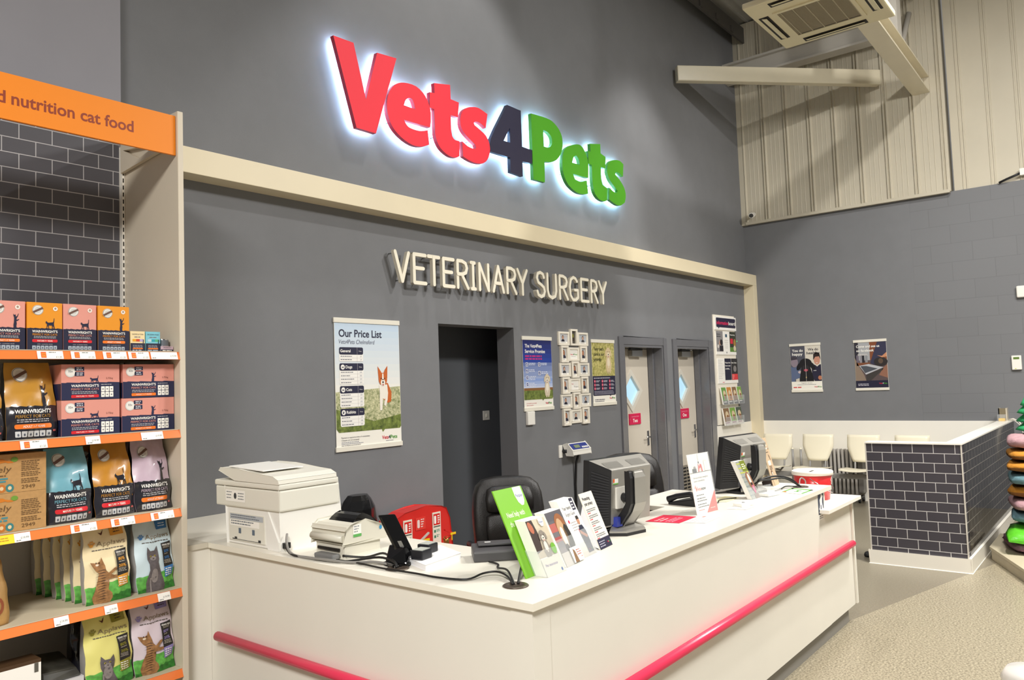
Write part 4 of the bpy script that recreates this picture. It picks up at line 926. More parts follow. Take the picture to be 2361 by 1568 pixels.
t = thing('illuminated_sign', 'back-lit surgery name in big red, navy and green letters high on the grey wall', 'sign', (5.45, 4.34, 3.6))
def inset(pts, d):
    P = [Vector(p) for p in pts]; n = len(P); ar = sum(P[i-1].x*P[i].y-P[i].x*P[i-1].y for i in range(n)); sg = 1 if ar > 0 else -1; o = []
    for i in range(n):
        a, b = (P[i]-P[i-1]).normalized(), (P[(i+1) % n]-P[i]).normalized()
        na, nb = Vector((-a.y, a.x))*sg, Vector((-b.y, b.x))*sg; m_ = na+nb
        m_ = m_.normalized()/max(.5, math.sqrt(max(.01, (1+na.dot(nb))/2))) if m_.length > 1e-6 else na
        o.append(P[i]+m_*d)
    return [(p.x, p.y) for p in o]
for k, hole, fm, em in (('V', None, RS, RSE), ('e', 'eh', RS, RSE), ('t', None, RS, RSE), ('s', None, RS, RSE), ('4', '4h', NS, NSE), ('P', 'Ph', GS, GSE), ('e2', 'e2h', GS, GSE), ('t2', None, GS, GSE), ('s2', None, GS, GSE)):
    out = smooth_loop(LT[k], 3); hs = [smooth_loop(LT[hole], 3, 60)] if hole else []
    mb = MB(); mb.prism([(x, 4.32, z) for x, z in out], (0, .035, 0), fm, holes=[[(x, 4.32, z) for x, z in h] for h in hs], side=em)
    xs = [p[0] for p in out]; zs = [p[1] for p in out]
    o = mb.build('letter', t); fix_normals(o)
    mb = MB(); ii = inset(out, .016)
    mb.prism([(x, 4.359, z) for x, z in ii], (0, .006, 0), HALO, holes=[[(x, 4.359, z) for x, z in inset(h, -.016)] for h in hs]); h_ = mb.build('light_module', o)
    mb = MB()
    for q in (.25, .75):
        p = out[int(len(out)*q)]; c = (sum(xs)/len(xs), sum(zs)/len(zs)); x, z = p[0]*.85+c[0]*.15, p[1]*.85+c[1]*.15
        mb.tube([(x, 4.34, z), (x, 4.40, z)], .006, ALU, 6)
    mb.build('standoff', o)

# ------------------------------------------------------------------ raised white lettering
STK = {'V': [[(0, 1), (.5, 0), (1, 1)]], 'E': [[(1, 1), (0, 1), (0, 0), (1, 0)], [(0, .52), (.8, .52)]], 'T': [[(0, 1), (1, 1)], [(.5, 1), (.5, 0)]],
       'R': [[(0, 0), (0, 1), (.45, 1), (.8, .93), (.92, .76), (.8, .58), (.45, .5), (0, .5)], [(.4, .5), (1, 0)]],
       'I': [[(0, 1), (1, 1)], [(.5, 1), (.5, 0)], [(0, 0), (1, 0)]], 'N': [[(0, 0), (0, 1), (1, 0), (1, 1)]], 'A': [[(0, 0), (.5, 1), (1, 0)], [(.18, .33), (.82, .33)]],
       'Y': [[(0, 1), (.5, .45)], [(1, 1), (.5, .45), (.5, 0)]],
       'S': [[(.98, .82), (.85, .96), (.5, 1.02), (.15, .95), (.04, .76), (.2, .58), (.55, .5), (.88, .4), (1, .22), (.85, .05), (.5, -.02), (.12, .05), (0, .2)]],
       'U': [[(0, 1), (0, .28), (.12, .07), (.5, -.02), (.88, .07), (1, .28), (1, 1)]],
       'G': [[(.98, .85), (.8, .97), (.5, 1.02), (.15, .9), (0, .55), (.08, .18), (.35, 0), (.7, .0), (1, .12), (1, .45), (.6, .45)]]}
LETT = M('white_raised_letter', '#f3ecd8', .4); LETS = M('white_letter_edge', '#d9d2c2', .4)
t = thing('raised_lettering', 'white raised letters reading VETERINARY SURGERY standing off the grey wall', 'lettering', (5.45, 4.35, 2.5))
for c, xa, xb in (('V',3.955,4.123),('E',4.150,4.302),('T',4.307,4.457),('E',4.477,4.625),('R',4.645,4.795),('I',4.812,4.885),('N',4.918,5.060),('A',5.098,5.263),('R',5.290,5.440),('Y',5.440,5.602),('S',5.722,5.869),('U',5.895,6.056),('R',6.093,6.250),('G',6.262,6.425),('E',6.465,6.620),('R',6.650,6.790),('Y',6.800,6.965)):
    mb = MB(); r = .0145; X0, X1, Z0, Z1 = xa+r, xb-r, 2.505+r, 2.757-r
    for st in STK[c]:
        P = [Vector((X0+(X1-X0)*u, Z0+(Z1-Z0)*v)) for u, v in st]
        for i in range(len(P)-1):
            d_ = (P[i+1]-P[i]).normalized(); a0 = math.atan2(d_.y, d_.x); loop = []
            for p, g in ((P[i+1], 0), (P[i], math.pi)):
                loop += [p+Vector((math.cos(a0+g+math.radians(w_)), math.sin(a0+g+math.radians(w_))))*r for w_ in (-90, -60, -30, 0, 30, 60, 90)]
            lift = .0006*(i+3*STK[c].index(st)); mb.prism([(p.x, 4.322-lift, p.y) for p in loop], (0, .03+lift*2, 0), LETT, side=LETS)
    mb.tube([(X0+.004, 4.35, Z1-.01), (X0+.004, 4.40, Z1-.01)], .005, ALU, 6); mb.tube([((X0+X1)/2, 4.35, Z0+.01), ((X0+X1)/2, 4.40, Z0+.01)], .005, ALU, 6)
    o = mb.build('letter', t); fix_normals(o)

# ------------------------------------------------------------------ posters
RAIL = M('white_snap_rail', '#e9e4d6', .35)
def poster(name, label, w, h, at, art, side=False, cat='poster', rail=.035, paper='#f5f1e6'):
    """paper between two snap rails; 'at' = lower left corner on the wall as seen"""
    mp = SIDE(*at) if side else FRONT(*at)
    loc = mp(w/2, 0, 0); t = thing(name, label, cat, loc)
    def slab(u0, u1, v0, v1, e0, e1, mat, mb):
        p = [mp(u, v, e) for u, v, e in ((u0, v0, e0), (u1, v0, e0), (u1, v0, e1), (u0, v0, e1), (u0, v1, e0), (u1, v1, e0), (u1, v1, e1), (u0, v1, e1))]
        return mb.hexa(p, mat)
    mb = slab(.006, w-.006, .008, h-.008, .004, .007, ink(paper), MB()); mb.art(art, lambda u, v, e: mp(u, v, e+.007), .0004); mb.build('printed_sheet', t)
    for v0, v1 in ((0, rail), (h-rail, h)):
        mb = slab(0, w, v0, v1, .001, .014, RAIL, MB()); o = mb.build('rail', t, bevel=.003); fix_normals(o)
    return t
def dog(a, x, y, s, coat, light, dark, l=5, sit=False):
    """front-facing dog, head centre at x, y"""
    C, Lg, Dk = ink(coat), ink(light), ink(dark)
    if sit:
        a.poly([(x-.34*s, y-1.6*s), (x+.34*s, y-1.6*s), (x+.45*s, y-1.1*s), (x+.3*s, y-.3*s), (x-.3*s, y-.3*s), (x-.45*s, y-1.1*s)], C, l)
        a.ell(x, y-.85*s, .22*s, .45*s, Lg, l+1)
        a.rect(x-.24*s, y-1.75*s, x-.05*s, y-1.1*s, C, l+2); a.rect(x+.06*s, y-1.75*s, x+.25*s, y-1.1*s, C, l+2)
    else:
        a.poly([(x-.28*s, y-.3*s), (x+.42*s, y-.2*s), (x+.72*s, y-.8*s), (x+.68*s, y-1.4*s), (x+.4*s, y-1.5*s), (x-.2*s, y-1.1*s)], C, l)
        a.poly([(x-.33*s, y-.3*s), (x+.36*s, y-.3*s), (x+.42*s, y-.9*s), (x+.1*s, y-1.25*s), (x-.25*s, y-1.1*s)], Lg, l+1)
        a.poly([(x-.3*s, y-.9*s), (x-.02*s, y-.95*s), (x-.06*s, y-1.5*s), (x-.12*s, y-1.95*s), (x-.3*s, y-1.95*s)], Lg, l+2)
        a.poly([(x+.08*s, y-.95*s), (x+.42*s, y-.8*s), (x+.36*s, y-1.3*s), (x+.2*s, y-1.7*s), (x+.05*s, y-1.6*s), (x+.16*s, y-1.25*s)], Lg, l+2)
    a.poly([(x-.42*s, y+.9*s), (x-.36*s, y+.1*s), (x-.05*s, y+.42*s), (x-.2*s, y+.62*s)], ink(coat), l+1) if not sit else a.ell(x-.36*s, y-.02*s, .13*s, .3*s, C, l+4, rot=-.2)
    a.poly([(x+.42*s, y+.92*s), (x+.18*s, y+.66*s), (x+.06*s, y+.42*s), (x+.38*s, y+.1*s)], ink(coat), l+1) if not sit else a.ell(x+.36*s, y-.02*s, .13*s, .3*s, C, l+4, rot=.2)
    a.ell(x, y+.05*s, .36*s, .42*s, C, l+3, 20); a.ell(x, y-.17*s, .19*s, .23*s, Lg, l+4, 16)
    if not sit: a.poly([(x-.05*s, y+.42*s), (x-.08*s, y), (x+.08*s, y), (x+.05*s, y+.42*s)], Lg, l+4)
    a.ell(x, y-.14*s, .075*s, .055*s, Dk, l+5, 12); a.ell(x, y-.31*s, .06*s, .07*s, ink('#b8605c'), l+5, 10)
    for d_ in (-.15, .15): a.ell(x+d_*s, y+.1*s, .04*s, .045*s, Dk, l+5, 10)
MEADOW = speck('meadow_print', ['#4d6420', '#7d8f30', '#a3a53c', '#c9c05a', '#e8e2b8'], 55, .5)
MEADOWD = speck('meadow_dark_print', ['#37451a', '#4f6422', '#6d7f30', '#8a9a48'], 30, .5)
LEAVES = speck('leaf_print', ['#7a7a22', '#a8a832', '#c9b43a', '#c98a2c', '#dcd08a'], 34, .5)
# price list
w, h = .625, .95; a = Art(); N_ = ink('#26263f')
a.grad(.008, .42, w-.008, h-.035, '#f2efe6', '#c4d7ea', 10, 1)
pts = [(.03, .135), (w-.2, .135), (w-.19, .115), (w-.17, .135), (w-.02, .135), (w-.008, .15), (w-.008, .45), (.008, .42), (.008, .16)]
a.poly(pts, MEADOW, 2); a.poly([(.008, .16), (.03, .135), (w-.2, .135), (w-.19, .115), (w-.17, .135), (w-.02, .135), (w-.008, .15), (w-.008, .24), (.35, .2), (.008, .30)], MEADOWD, 3)
a.text('Our Price List', .045, h-.135, .055, N_, 3, b=.035, w=.40); a.text('Vets4Pets Chelmsford', .045, h-.185, .032, ink('#55556a'), 3, ital=.2, w=.33)
dog(a, .445, .50, .115, '#c9662a', '#f3ece0', '#2a1a14', 5)
for (nm, y1, rows, ic) in (('General', .740, 2, 0), ('Dogs', .625, 4, 1), ('Cats', .463, 4, 1), ('Rabbits', .302, 3, 1)):
    hh = .053; a.rrect(.045, y1-hh-rows*.0245, .262, y1, .012, PAPER, 4); a.rrect(.045, y1-hh, .262, y1, .012, N_, 5)
    a.text(nm, .055 if not ic else .10, y1-.036, .021, PAPER, 6, b=.03); a.text('Prices', .235, y1-.031, .008, PAPER, 6, 'C')
    if ic: a.ell(.074, y1-.027, .018, .018, PAPER, 6, 16); a.shape(CAT_WALK if nm != 'Rabbits' else CAT_REACH, .063, y1-.036, .022, .018, N_, 7)
    for i in range(rows): a.lines(.056, y1-hh-.009-i*.0245, .12, 1, .01, .005, ink('#6b6b78'), 6, .35); a.text(random.choice(('£40', '£25', '£52', '£9')), .247, y1-hh-.017-i*.0245, .010, ink('#8d93a8'), 6, 'R'); a.rect(.05, y1-hh-.0247*(i+1), .258, y1-hh-.0247*(i+1)+.001, ink('#b9b3bb'), 6)
    a.rect(.206, y1-hh-rows*.0245, .2075, y1, ink('#c9c2c2'), 7)
a.text('Payment is required at time of consultation.', .05, .092, .011, ink('#3a3a4a'), 3, w=.26); a.text('Cheques are not accepted.', .05, .074, .011, ink('#3a3a4a'), 3, w=.16); a.lines(.05, .066, .2, 2, .011, .005, ink('#9a9aa4'), 3); a.text('visit vets4pets.com/chelmsford', .05, .037, .010, ink('#4a4a58'), 3, w=.17)
v4p(a, .575, .062, .027, 'R', .15); a.lines(.5, .05, .08, 1, .01, .004, ink('#7a7a86'), 3, .1, 'C')
poster('price_list_poster', 'tall price list poster with a brown and white running dog, left of the doorway', w, h, (3.430, D, 1.270), a)
# service promise
w, h = .462, .695; a = Art()
a.grad(.008, .22, w-.008, h-.03, '#b7c6e6', '#1c2f78', 9, 1); a.grad(.008, .45, w-.008, h-.03, '#2444a4', '#1f2560', 5, 2)
a.grad(.008, .20, w-.008, .30, '#d3d9ea', '#7f9ad6', 4, 3)
a.poly([(.008, .105), (.28, .105), (.295, .09), (.31, .105), (w-.02, .105), (w-.008, .12), (w-.008, .205), (.008, .205)], MEADOWD, 4); a.rect(.008, .19, w-.008, .213, ink('#8a5f34'), 5)
a.text('The Vets4Pets', .04, h-.105, .033, PAPER, 4, b=.03, w=.26); a.text('Service Promise', .04, h-.155, .033, PAPER, 4, b=.03, w=.31)
a.lines(.04, h-.178, .29, 2, .026, .014, ink('#c8307e'), 4, .15)
for i in range(4):
    for j in range(2):
        if j and i > 1: continue
        x, y = .045+j*.19, h-.28-i*.062-(.02*i if j else 0)
        a.rect(x, y, x+.034, y+.036, PAPER, 5); a.rect(x+.005, y+.005, x+.029, y+.031, ink('#2c4296'), 6); a.poly([(x+.008, y+.018), (x+.015, y+.010), (x+.036, y+.034), (x+.015, y+.018)], PAPER, 7)
        a.lines(x+.046, y+.032, .11, 2 if i < 2 else 3, .014, .008, ink('#d4daee'), 5, .2)
dog(a, .365, .295, .10, '#d8c9b0', '#efe6d6', '#241a16', 8, True)
a.text('Come speak to our friendly', .04, .068, .010, ink('#c9304a'), 3, w=.15); a.text('team at reception', .04, .050, .010, ink('#c9304a'), 3, w=.1); v4p(a, .43, .058, .020, 'R', .10)
poster('service_promise_poster', 'navy blue service promise poster with a small white dog, right of the doorway', w, h, (5.567, D, 1.450), a)
# pet care
w, h = .456, .693; a = Art()
a.rect(.008, .30, w-.008, h-.03, LEAVES, 1); a.poly([(.008, .115), (.02, .105), (.33, .105), (.342, .09), (.355, .105), (w-.02, .105), (w-.008, .115), (w-.008, .31), (.008, .31)], ink('#24233c'), 2)
for i, s_ in enumerate(("Your pet's", 'care is our', 'priority')): a.text(s_, .045, h-.115-i*.055, .034, ink('#33331f'), 4, b=.02)
dog(a, .325, h-.14, .125, '#d9c39a', '#eadcc0', '#1f1814', 5, True)
a.lines(.03, .292, .32, 1, .01, .008, ink('#c9c6d2'), 4, .05)
for i in range(3):
    for j in range(3): x, y = .045+j*.145, .255-i*.038; a.ell(x, y, .015, .016, ink('#d83a5c'), 4, 14); a.ell(x, y, .006, .007, ink('#f4c8d0'), 5, 8); a.lines(x+.024, y+.008, .075, 2, .011, .006, ink('#c9c6d2'), 4, .3)
a.lines(.03, .152, .39, 3, .014, .006, ink('#a9a6b6'), 4, .08); a.lines(.04, .068, .2, 2, .018, .008, ink('#5a5a66'), 3, .2); v4p(a, .43, .066, .019, 'R', .11)
poster('pet_care_poster', 'pet care poster with a sitting golden dog on yellow leaves, beside the left door', w, h, (6.719, D, 1.449), a)
# right wall posters
w, h = .43, .68; a = Art()
a.rect(.008, .15, w*.5, h-.03, ink('#4f505c'), 1); a.rect(w*.5, .15, w-.008, h-.03, ink('#d9d2c4'), 1)
a.text('You do', .035, h-.115, .038, PAPER, 4, b=.04, w=.15); a.text('happy', .035, h-.165, .038, PAPER, 4, b=.04, w=.145); a.text('We do', .255, h-.105, .036, ink('#33333f'), 4, b=.025, w=.14); a.text('healthy', .235, h-.155, .036, ink('#33333f'), 4, b=.025, w=.18)
a.ell(.06, .42, .05, .07, ink('#8d7f8a'), 3, 16); a.poly([(.012, .49), (.02, .45), (.1, .46), (.1, .49), (.06, .50)], ink('#3f3a44'), 4)
a.poly([(.008, .15), (.008, .36), (.06, .345), (.11, .37), (.15, .27), (.13, .2), (.06, .18), (.06, .15)], ink('#5c6988'), 4); a.ell(.135, .28, .03, .02, ink('#c2b2b2'), 6, 12); a.rect(.07, .15, .12, .24, ink('#cfc8ba'), 3)
a.ell(.37, .44, .042, .065, ink('#c98f78'), 3, 16); a.poly([(.32, .44), (.325, .52), (.36, .55), (.41, .53), (.422, .44), (.40, .49), (.35, .485)], ink('#2c221f'), 4); a.lines(.355, .405, .035, 1, .01, .006, PAPER, 5, 0)
a.poly([(.29, .39), (.34, .375), (.37, .35), (.40, .375), (.422, .38), (.422, .15), (.33, .15), (.3, .2)], ink('#26243a'), 4); a.ell(.40, .195, .025, .03, ink('#b8785a'), 6, 12); a.lines(.32, .30, .035, 1, .01, .008, PAPER, 6, 0)
BD = ink('#16151a'); a.ell(.215, .40, .085, .07, BD, 8, 20); a.ell(.125, .36, .03, .06, BD, 9, 14, rot=-.5); a.ell(.305, .36, .03, .06, BD, 9, 14, rot=.5); a.poly([(.12, .15), (.135, .25), (.16, .37), (.27, .37), (.30, .25), (.32, .15)], BD, 7); a.ell(.215, .335, .045, .045, ink('#2a272c'), 10, 14); a.ell(.215, .305, .03, .018, ink('#b0485a'), 11, 10)
a.rect(.213, .15, .2155, h-.03, PAPER, 12); a.ell(.215, .205, .008, .014, ink('#b9a47a'), 13, 10)
a.text('Together, we care', .215, .122, .013, ink('#55555f'), 3, 'C', w=.15); a.lines(.215, .108, .26, 1, .01, .006, ink('#8a8a94'), 3, .05, 'C'); a.text('PetsBytes', .03, .06, .014, ink('#d8484a'), 3, w=.12) if False else a.lines(.03, .075, .12, 1, .01, .014, ink('#d8484a'), 3, .05); v4p(a, .415, .064, .018, 'R', .10)
poster('split_portrait_poster', 'poster split between two men with a black dog, on the wall behind the waiting seats', w, h, (W, 3.826, 1.452), a, True)
w, h = .416, .675; a = Art()
a.rect(.008, .13, w-.008, h-.03, ink('#5a4c4c'), 1); a.rect(.06, .40, .20, h-.03, ink('#a6a7aa'), 2); a.rect(.008, .40, .06, h-.03, ink('#2c2a34'), 2); a.rect(.20, .40, w-.008, h-.03, ink('#80492c'), 2); a.rect(.03, .33, .2, .37, ink('#7a4a30'), 3)
for x, c in ((.03, '#6a6270'), (.07, '#8d8a90'), (.10, '#26242c'), (.14, '#8a8c90')): a.rect(x, .37, x+.03, .47, ink(c), 3)
a.poly([(.008, .13), (.008, .44), (.06, .32), (.12, .20), (.14, .13)], ink('#8a7868'), 3); a.poly([(.30, h-.03), (w-.008, h-.03), (w-.008, .46), (.33, .40), (.27, .33), (.2, .36), (.22, .42)], ink('#34344c'), 4)
a.ell(.33, .375, .085, .06, ink('#2b2626'), 6, 18); a.ell(.33, .385, .03, .035, ink('#5c4a3c'), 7, 12); a.poly([(.29, .46), (.35, .45), (w-.008, .50), (w-.008, .44), (.35, .43)], ink('#c58a66'), 7)
a.poly([(.06, .33), (.18, .35), (.36, .30), (.14, .21)], ink('#b9babf'), 5); a.poly([(.075, .325), (.13, .23), (.29, .285), (.15, .325)], ink('#4c5058'), 6); a.poly([(.30, .2), (w-.008, .16), (w-.008, .34), (.36, .3)], ink('#8f6450'), 4); a.poly([(.14, .21), (.36, .29), (.35, .27), (.2, .13), (.14, .13)], ink('#3c3836'), 4)
a.text('Come and see us', .035, h-.105, .034, PAPER, 8, b=.03, w=.29); a.text('on facebook', .035, h-.16, .034, PAPER, 8, b=.03, w=.22); a.lines(.05, h-.19, .14, 2, .012, .007, ink('#d9d4d0'), 8, .2)
a.rect(.008, .035, w-.008, .13, ink('#201f36'), 8); a.lines(.035, .09, .14, 2, .018, .008, ink('#c9c6d2'), 9, .1); v4p(a, .395, .083, .018, 'R', .10, dark='#d9d6e0', l=9)
poster('laptop_poster', 'dark poster of a cat beside a laptop, right one of the two behind the seats', w, h, (W, 2.969, 1.457), a, True)

# ------------------------------------------------------------------ staff photo collage
FRM = M('cream_photo_frame', '#f0e9da', .4)
t = thing('photo_collage_frame', 'cream multi-aperture frame of staff portraits between two posters', 'photo frame', (6.39, D, 1.28))
FRB = MB(); wall_y = D
ROW = [(2.205, .170), (2.045, .175), (1.875, .17), (1.705, .175), (1.535, .17), (1.365, .085)]
photos = []
zt = 2.222
for r in range(6):
    off = 0 if r % 2 == 0 else .012
    zc = 2.137-.1545*r
    for c in range(3):
        land = (r+c) % 2 == 0
        ww, hh = (.185, .135) if land else (.125, .165)
        xc = 6.132+.265+(c-1)*.167+.002*r
        if r % 2: xc = 6.132+.262+(c-1)*(.165 if True else .17)
        zz_ = zc+(.015 if (c == 1 and r == 0) else 0); dy = .018 if land else .026
        bx = .024 if land else .026; bz = .02
        x0, x1, z0, z1 = xc-ww/2, xc+ww/2, zz_-hh/2, zz_+hh/2
        for q in ((x0, x1, z1-bz, z1), (x0, x1, z0, z0+bz), (x0, x0+bx, z0+bz, z1-bz), (x1-bx, x1, z0+bz, z1-bz)): FRB.box(q[0], q[1], D-dy, D-.0005, q[2], q[3], FRM)
        photos.append((x0+bx, x1-bx, z0+bz, z1-bz, dy, r, c))
FRB.build('frame', t, bevel=.002)
HAIR = ['#3a2a1e', '#5a3d26', '#2a211c', '#8a6a3e', '#1d1816', '#6d4a30']; SKIN = ['#d9a68a', '#c98f70', '#e0b298', '#b67a5a']; TOP_ = ['#1f2030', '#2c2d3c', '#3a3a3f', '#23233a']
for (x0, x1, z0, z1, dy, r, c) in photos:
    w, h = x1-x0, z1-z0; mb = MB(); mb.box(x0, x1, D-.008, D-.004, z0, z1, ink('#d6d6d8')); a = Art(); k = r*3+c
    if (r, c) == (1, 1): a.rect(0, 0, w, h, PAPER, 1); v4p(a, w/2, h*.42, h*.15, 'C', w*.96, l=2); a.lines(w/2, h*.3, w*.6, 1, .01, .003, ink('#8a8a90'), 2, .1, 'C')
    elif (r, c) == (3, 1): a.rect(0, 0, w, h, PAPER, 1); a.text('Our', w*.02, h*.58, h*.14, ink(VRED), 2, w=w*.35); a.text('Team', w*.38, h*.28, h*.15, ink('#2a2a3c'), 2, w=w*.58)
    elif (r, c) == (0, 1): a.rect(0, 0, w, h, ink('#4f4a44'), 1); a.ell(w*.5, h*.6, w*.25, h*.2, ink('#8d8a3c'), 2, 12); a.ell(w*.5, h*.35, w*.3, h*.15, ink('#3a2c24'), 3, 12)
    else:
        a.rect(0, h*.18, w, h, ink(('#c9cace', '#d8d4cc', '#bfc4ca')[k % 3]), 1); a.rect(0, 0, w, h*.18, PAPER, 1); a.lines(w*.5, h*.13, w*.6, 2, h*.05, h*.02, ink('#77777f'), 2, .2, 'C')
        hx = w*(.5+.06*((k % 3)-1)); hs = h*.15
        a.ell(hx, h*.62, hs*1.25, hs*1.55, ink(HAIR[k % 6]), 2, 14)
        if k % 2: a.rect(hx-hs*1.15, h*.36, hx+hs*1.15, h*.62, ink(HAIR[k % 6]), 2)
        a.poly([(hx-hs*2.0, h*.18), (hx-hs*1.7, h*.36), (hx-hs*.5, h*.44), (hx+hs*.5, h*.44), (hx+hs*1.7, h*.36), (hx+hs*2.0, h*.18)], ink(TOP_[k % 4]), 3)
        a.ell(hx, h*.60, hs*.9, hs*1.2, ink(SKIN[k % 4]), 4, 14)
        for d_ in (-.35, .35): a.ell(hx+d_*hs, h*.63, hs*.12, hs*.1, ink('#2a1f1a'), 5, 6)
        a.ell(hx, h*.53, hs*.3, hs*.08, ink('#a8483c'), 5, 8)
    mb.art(a, FRONT(x0, D-.008, z0), .0003); mb.build('photo', t)

# ------------------------------------------------------------------ information board
t = thing('information_board', 'tall white information board with leaflets beside the right-hand door', 'notice board', (10.04, D, 1.06))
mb = MB(); mb.box(9.70, 10.38, D-.02, D, 1.065, 2.545, FRM); mb.build('backboard', t, bevel=.004)
mb = MB(); mb.box(9.715, 10.40, D-.035, D-.02, 2.34, 2.525, PAPER); a = Art(); a.rrect(.03, .035, .665, .165, .02, ink('#24233f'), 1); a.poly([(.09, .036), (.13, .036), (.10, .012)], ink('#24233f'), 1)
a.text('information', .045, .075, .05, ink('#e2265c'), 2, b=.03, w=.375); a.text('board', .43, .075, .05, PAPER, 2, b=.03, w=.225); mb.art(a, FRONT(9.715, D-.035, 2.34)); rename(mb.build('header_panel', t), 'white panel with a navy speech bubble')
def leaf_art(w, h, kind):
    a = Art(); a.rect(0, 0, w, h, PAPER, 1)
    if kind == 0: a.rect(0, h*.13, w, h, ink('#8d8a8a'), 2); a.lines(w*.08, h*.88, w*.7, 2, h*.09, h*.04, ink('#33333c'), 3); a.ell(w*.6, h*.5, w*.22, h*.11, ink('#caa089'), 3, 12); a.ell(w*.72, h*.52, w*.2, h*.13, ink('#201c20'), 4, 12); a.rect(w*.45, h*.15, w, h*.38, ink('#25222a'), 4); a.ell(w*.25, h*.35, w*.15, h*.08, ink('#d8d2cc'), 5, 10)
    elif kind == 1: a.rect(w*.35, h*.75, w*.65, h*.88, ink('#3a5a70'), 2); a.lines(w*.5, h*.62, w*.7, 5, h*.08, h*.015, ink('#a9a39a'), 2, .4, 'C'); a.rect(w*.45, h*.06, w*.55, h*.13, ink('#4a4a52'), 2)
    elif kind == 2: a.rect(0, h*.13, w, h, ink('#33382c'), 2); a.rect(0, h*.13, w, h*.33, ink('#5f8a3a'), 3); a.text('Neutering', w*.08, h*.84, h*.055, PAPER, 3, b=.02, w=w*.75); a.rect(w*.1, h*.48, w*.52, h*.7, ink('#d82a40'), 3); a.ell(w*.78, h*.5, w*.18, h*.2, ink('#a8823c'), 4, 12); a.ell(w*.75, h*.28, w*.2, h*.13, ink('#d8cbb0'), 5, 12)
    elif kind == 3: a.lines(w*.08, h*.93, w*.8, 12, h*.065, h*.012, ink('#b7b2ac'), 2, .4); a.rect(w*.6, h*.04, w*.9, h*.06, ink('#d8405a'), 2)
    elif kind == 4:
        a.rect(0, h*.13, w, h, ink('#1f2038'), 2)
        for i, s_ in enumerate(('Please feel', 'free to take', 'a leaflet...')): a.text(s_, w*.07, h*(.8-.12*i), h*.06, PAPER, 3, b=.02, w=w*(.8 if i < 2 else .72))
    else: a.rect(0, h*.13, w, h, ink('#2c2b2e'), 2); a.text('New Client', w*.05, h*.8, h*.055, PAPER, 3, b=.02, w=w*.8); a.ell(w*.55, h*.58, w*.25, h*.13, ink('#8a8684'), 3, 14); a.rect(w*.04, h*.13, w*.96, h*.37, ink('#e23a3e'), 4); a.lines(w*.1, h*.34, w*.35, 4, h*.05, h*.02, ink('#f4c0bc'), 5)
    return a
for row, z0, z1, kinds in ((0, 2.005, 2.325, (0, 1, 2)), (1, 1.615, 1.955, (3, 4, 5))):
    for i, k in enumerate(kinds):
        x0 = 9.735+i*.216+.012*row; mb = MB(); mb.box(x0, x0+.21, D-.03, D-.0205, z0, z1, PAPER); mb.art(leaf_art(.21, z1-z0, k), FRONT(x0, D-.03, z0)); mb.build('leaflet_panel', t)
LC = ['#6d9a4a', '#c9873a', '#8a6a4a', '#7fa84a', '#4f5a4a']
for row, z0, n_ in ((0, 1.33, 4), (1, 1.05, 3)):
    for i in range(n_):
        pw = .165 if n_ == 4 else .2; x0 = 9.745+i*(pw+.006)+row*.03
        mb = MB(); mb.prism([(x0, D-.09, z0), (x0+pw, D-.09, z0), (x0+pw, D-.02, z0), (x0, D-.02, z0)], (0, 0, .005), CLEAR); mb.box(x0, x0+pw, D-.094, D-.09, z0, z0+.12, CLEAR); pk = mb.build('clear_pocket', t)
        mb = MB(); mb.hexa([(x0+.01, D-.085, z0+.006), (x0+pw-.01, D-.085, z0+.006), (x0+pw-.01, D-.065, z0+.006), (x0+.01, D-.065, z0+.006), (x0+.01, D-.05, z0+.235), (x0+pw-.01, D-.05, z0+.235), (x0+pw-.01, D-.03, z0+.235), (x0+.01, D-.03, z0+.235)], PAPER)
        a = Art(); lw = pw-.02; c = LC[(i+row*2) % 5]; a.rect(0, 0, lw, .23, ink(c), 1); a.ell(lw*.55, .14, lw*.3, .05, ink('#d9c3a0'), 2, 12); a.ell(lw*.6, .10, lw*.22, .04, ink('#8a5a34'), 3, 12); a.rect(0, 0, lw, .05, ink('#2c2b3a' if row == 0 else '#d9d2cc'), 4); a.lines(lw*.1, .04, lw*.7, 1, .01, .012, PAPER if row == 0 else ink('#8a3a6a'), 5, .1)
        mb.art(a, flat((x0+.01, D-.085, z0+.006), (1, 0, 0), Vector((0, .035, .229)).normalized(), (0, -1, 0))); mb.build('leaflet', pk)

# ------------------------------------------------------------------ small wall fittings
mb = MB(); mb.box(5.592, 5.70, D-.03, D, 1.325, 1.448, WPLASTIC); tag(mb.build('door_chime', bevel=.006), 'small white box on the wall just under the navy service poster', 'wall box')
t = thing('light_switch', 'white light switch on the dark passage wall inside the doorway', 'switch', (5.63, 4.92, 1.40))
mb = MB(); mb.box(5.59, 5.68, 4.91, 4.92, 1.37, 1.46, WPLASTIC); mb.build('plate', t, bevel=.003)
mb = MB(); mb.box(5.625, 5.645, 4.902, 4.91, 1.40, 1.43, WHITE); mb.build('rocker', t)
t = thing('wall_scale_display', 'white scale display with navy front on the wall above the office chair', 'scale', (6.28, D, 1.0))
mb = MB(); mb.box(6.085, 6.14, D-.01, D, .98, 1.10, WPLASTIC); mb.tube([(6.15, D, 1.04), (6.15, D-.06, 1.04)], .02, BLACK, 12); mb.build('bracket', t)
mb = MB(); q = [(-.045, .0), (.03, -.045), (.05, .055), (-.02, .075)]
mb.prism([(6.14, D-.075+dy, 1.03+dz) for dy, dz in ((-.06, -.03), (.02, -.03), (.055, .07), (.01, .085), (-.055, .02))], (.31, 0, 0), WPLASTIC); o = mb.build('housing', t, bevel=.006); fix_normals(o)
n_ = Vector((0, -.065, .065)).normalized(); mpx = flat((6.155, D-.129, 1.053), (1, 0, 0), Vector((0, .065, .065)).normalized(), n_)
